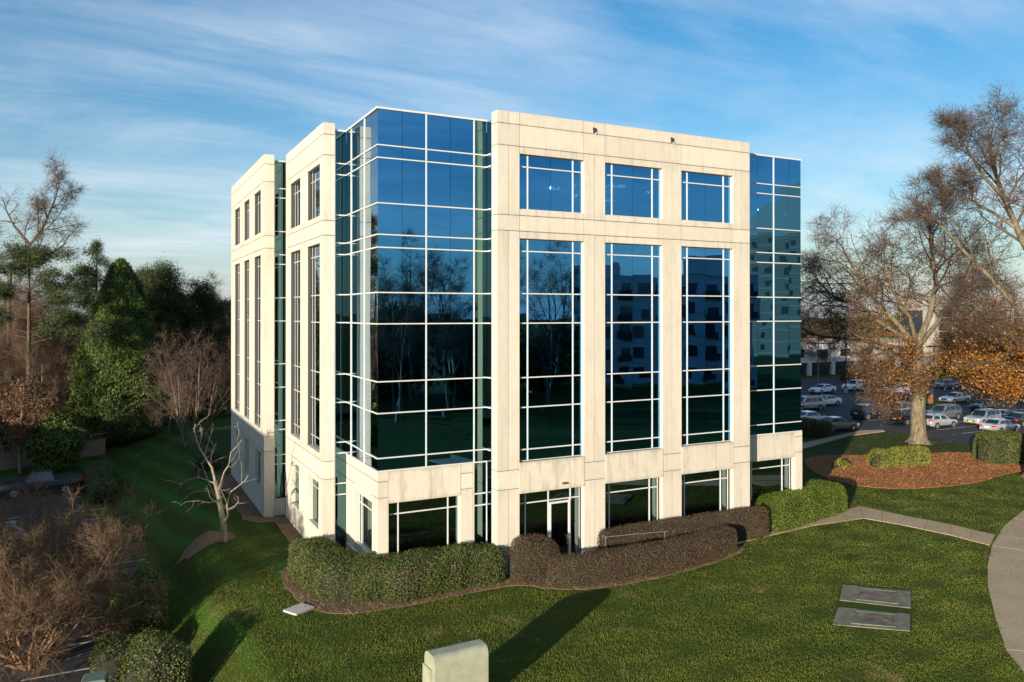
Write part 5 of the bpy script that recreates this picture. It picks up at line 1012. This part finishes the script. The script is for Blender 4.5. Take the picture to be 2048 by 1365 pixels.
# neighbours seen only as reflections in the glass and by the shade they throw
r = thing('neighbour_office', (-48.2, -12.35, -3), 'long office block whose flat roof shades the stone wing', 'building'); m = MB(); m.box(-24, 0, 0, 23, 0, 15.3); m.box(-24, -.4, 23, 90, 0, 10); m.build('wall', PALE, r); m = MB()  # lower rear part is added, its height set to shade side lot and lawn
for z_ in (1.5, 5.2, 8.9, 12.2): m.box(-.1, .03, 1, 22, z_, z_+1.9)
m.build('window_band', DGL, r)
APW = simple('apartment_wall', (.46, .47, .48), .85, 0, .08, .3)
r = thing('apartment_block', (76, -84, -1), 'white apartment block mirrored in the bay windows', 'building', None, math.atan2(.58, .81)+math.pi/2*0); m = MB(); m.box(-17, 17, -9, 9, 0, 19.5); m.build('wall', APW, r)
wm = MB(); wm.box(-.9, .9, 0, .12, 0, 1.9); wme = wm.mesh('window'); wme.materials.append(DGL)
for fl in range(5):
    for k in range(9):
        o = bpy.data.objects.new('window', wme); COL.objects.link(o); o.parent = r; o.location = (-15+k*3.75, 8.95, 1.4+fl*3.7)
m = MB()
for fl in range(5):
    for k in range(0, 9, 2): m.box(-16.3+k*3.75, -13.6+k*3.75, 9, 10.6, .9+fl*3.7, 1.05+fl*3.7); m.box(-16.3+k*3.75, -13.6+k*3.75, 10.5, 10.6, 1.05+fl*3.7, 2.0+fl*3.7)
m.build('balcony', BLKM, r)
for a, b_, h in ((-16, -9, 2.4), (3, 10, 3.2)): m = MB(); m.box(a, b_, -9, 9.3, 19.5, 19.5+h); m.build('parapet', APW, r)
TW = simple('tower_stone', (.15, .125, .095), .85, 0, .08, .3)
r = thing('tower', (174, -130, -1), 'stone tower with a curved roof mirrored in the right glass corner', 'building', None, 1.2); m = MB(); m.box(-19, 19, -15, 15, 0, 36); m.build('wall', TW, r)
m = MB(); m.extr([(-19,36), (19,36), (17,40), (12,45.5), (5,49.5), (0,51), (-5,49.5), (-12,45.5), (-17,40)], -14, 14); m.build('roof', simple('tower_roof', (.20, .21, .20), .5), r)
for fl in range(9):
    for k in range(7): o = bpy.data.objects.new('window', wme); COL.objects.link(o); o.parent = r; o.location = (-16.5+k*5.5, 14.95, 2+fl*3.8); o.scale = (.8, 1, .9)
m = MB()
for fl in range(10): m.box(-19.2, 19.2, 15, 15.25, 3.8*fl+.9, 3.8*fl+1.25)
m.build('ledge', simple('ledge_stone', (.24, .21, .17), .8), r)
rg = random.Random(12)
for n, (x, y) in enumerate([(-2, -60), (6, -66), (13, -50), (2, -76), (22, -70), (24, -58), (12, -84), (-12, -72), (9, -56), (-6, -52), (17, -64), (26, -78), (0, -46), (31, -62), (4, -60), (18, -76), (33, -53), (37, -59), (15, -57), (20, -52), (26, -66)]):
    put_bare(x, y, (0, 2, 2, 2, 0, 1, 2, 0, 2, 1, 0, 2, 1, 2, 0, 2, 2, 2, 2, 2, 2)[n], rg.uniform(.92, 1.16), rg.uniform(0, 6), 'bare tree across the road, mirrored in the front glass', 'bare trees across the road mirrored in the glass', -.8)
for n in range(16):
    x = -58+rg.uniform(-6, 6)-18; y = 72+n*7; put_bare(x, y, rg.choice((0, 2)), rg.uniform(.8, 1.), rg.uniform(0, 6), 'bare tree on the far left mirrored in the left glass', 'bare trees mirrored in the left glass', -2.3)
for k, (x, y) in enumerate([(0, -88), (12, -92), (24, -84), (36, -78), (-14, -84), (48, -80)]): cypress('evergreen_tree', (x, y, -1), 11+(k*37%5)*.8, 6.5, 'dark evergreen mass across the road, mirrored in the front glass', 3000, .8, 120+k, CYP, rnd, .25, 'evergreens across the road mirrored in the glass')

g = np.random.default_rng(31)
def scatter(poly, n):
    P = np.array(poly); lo, hi = P.min(0), P.max(0); q = lo+(hi-lo)*g.random((n*3, 2)); q = q[inside(q[:,0], q[:,1], poly)][:n]; return q
q = scatter(MUL, 15000); c = np.stack([q[:,0], q[:,1], np.full(len(q), GZ+.075)], 1)+g.normal(size=(len(q),3))*[0,0,.012]
CHIP = foliage('bark_chip', [(.15, .06, .022), (.34, .14, .05), (.46, .23, .09)], .85, 0)
tag(link('bark_chips', leaf_mesh('bark_chips', g, c, .13, aspect=.35, nrm=np.tile([0,0,1.], (len(c),1)), spread=.6), CHIP), 'loose bark chips on the mulch island', None, None, 'stuff')
BED = [(-9.1, 5.6), (-9.2, 2), (-8.7, -.5), (-7.2, -1.45), (-4, -1.5), (-1, -1.25), (.7, -1.45), (1.4, -2.5), (3.0, -3.45), (6, -3.7), (10, -3.25), (13, -2.5), (14.1, -1.8), (13, -1.5), (6, -1.9), (1, .4), (-5, .3), (-6.4, 2), (-7, 5.6)]
q = scatter(BED, 14000); c = np.stack([q[:,0], q[:,1], np.full(len(q), GZ+.05)], 1)+g.normal(size=(len(q),3))*[0,0,.012]
CHIPB = foliage('straw_chip', [(.08, .05, .03), (.19, .125, .07), (.32, .22, .13)], .85, 0)
tag(link('mulch_chips', leaf_mesh('mulch_chips', g, c, .10, aspect=.3, nrm=np.tile([0,0,1.], (len(c),1)), spread=.6), CHIPB), 'loose brown mulch under the hedges', None, None, 'stuff')
q = np.concatenate([scatter([(28, -8), (70, 10), (58, 24), (30, 12)], 2200), scatter([(-13, -18), (24, -14), (26, -1), (14, -4), (-8, -2)], 160), scatter([(-22, -8), (-14.5, -8), (-14, 10), (-22, 12)], 900)])
z = gh(q[:,0], q[:,1])+.07; c = np.stack([q[:,0], q[:,1], z], 1)
tag(link('fallen_leaves', leaf_mesh('fallen_leaves', g, c, .10, aspect=.6, nrm=np.tile([0,0,1.], (len(c),1)), spread=.7), BROWNL), 'fallen brown leaves on the grass', None, None, 'stuff')
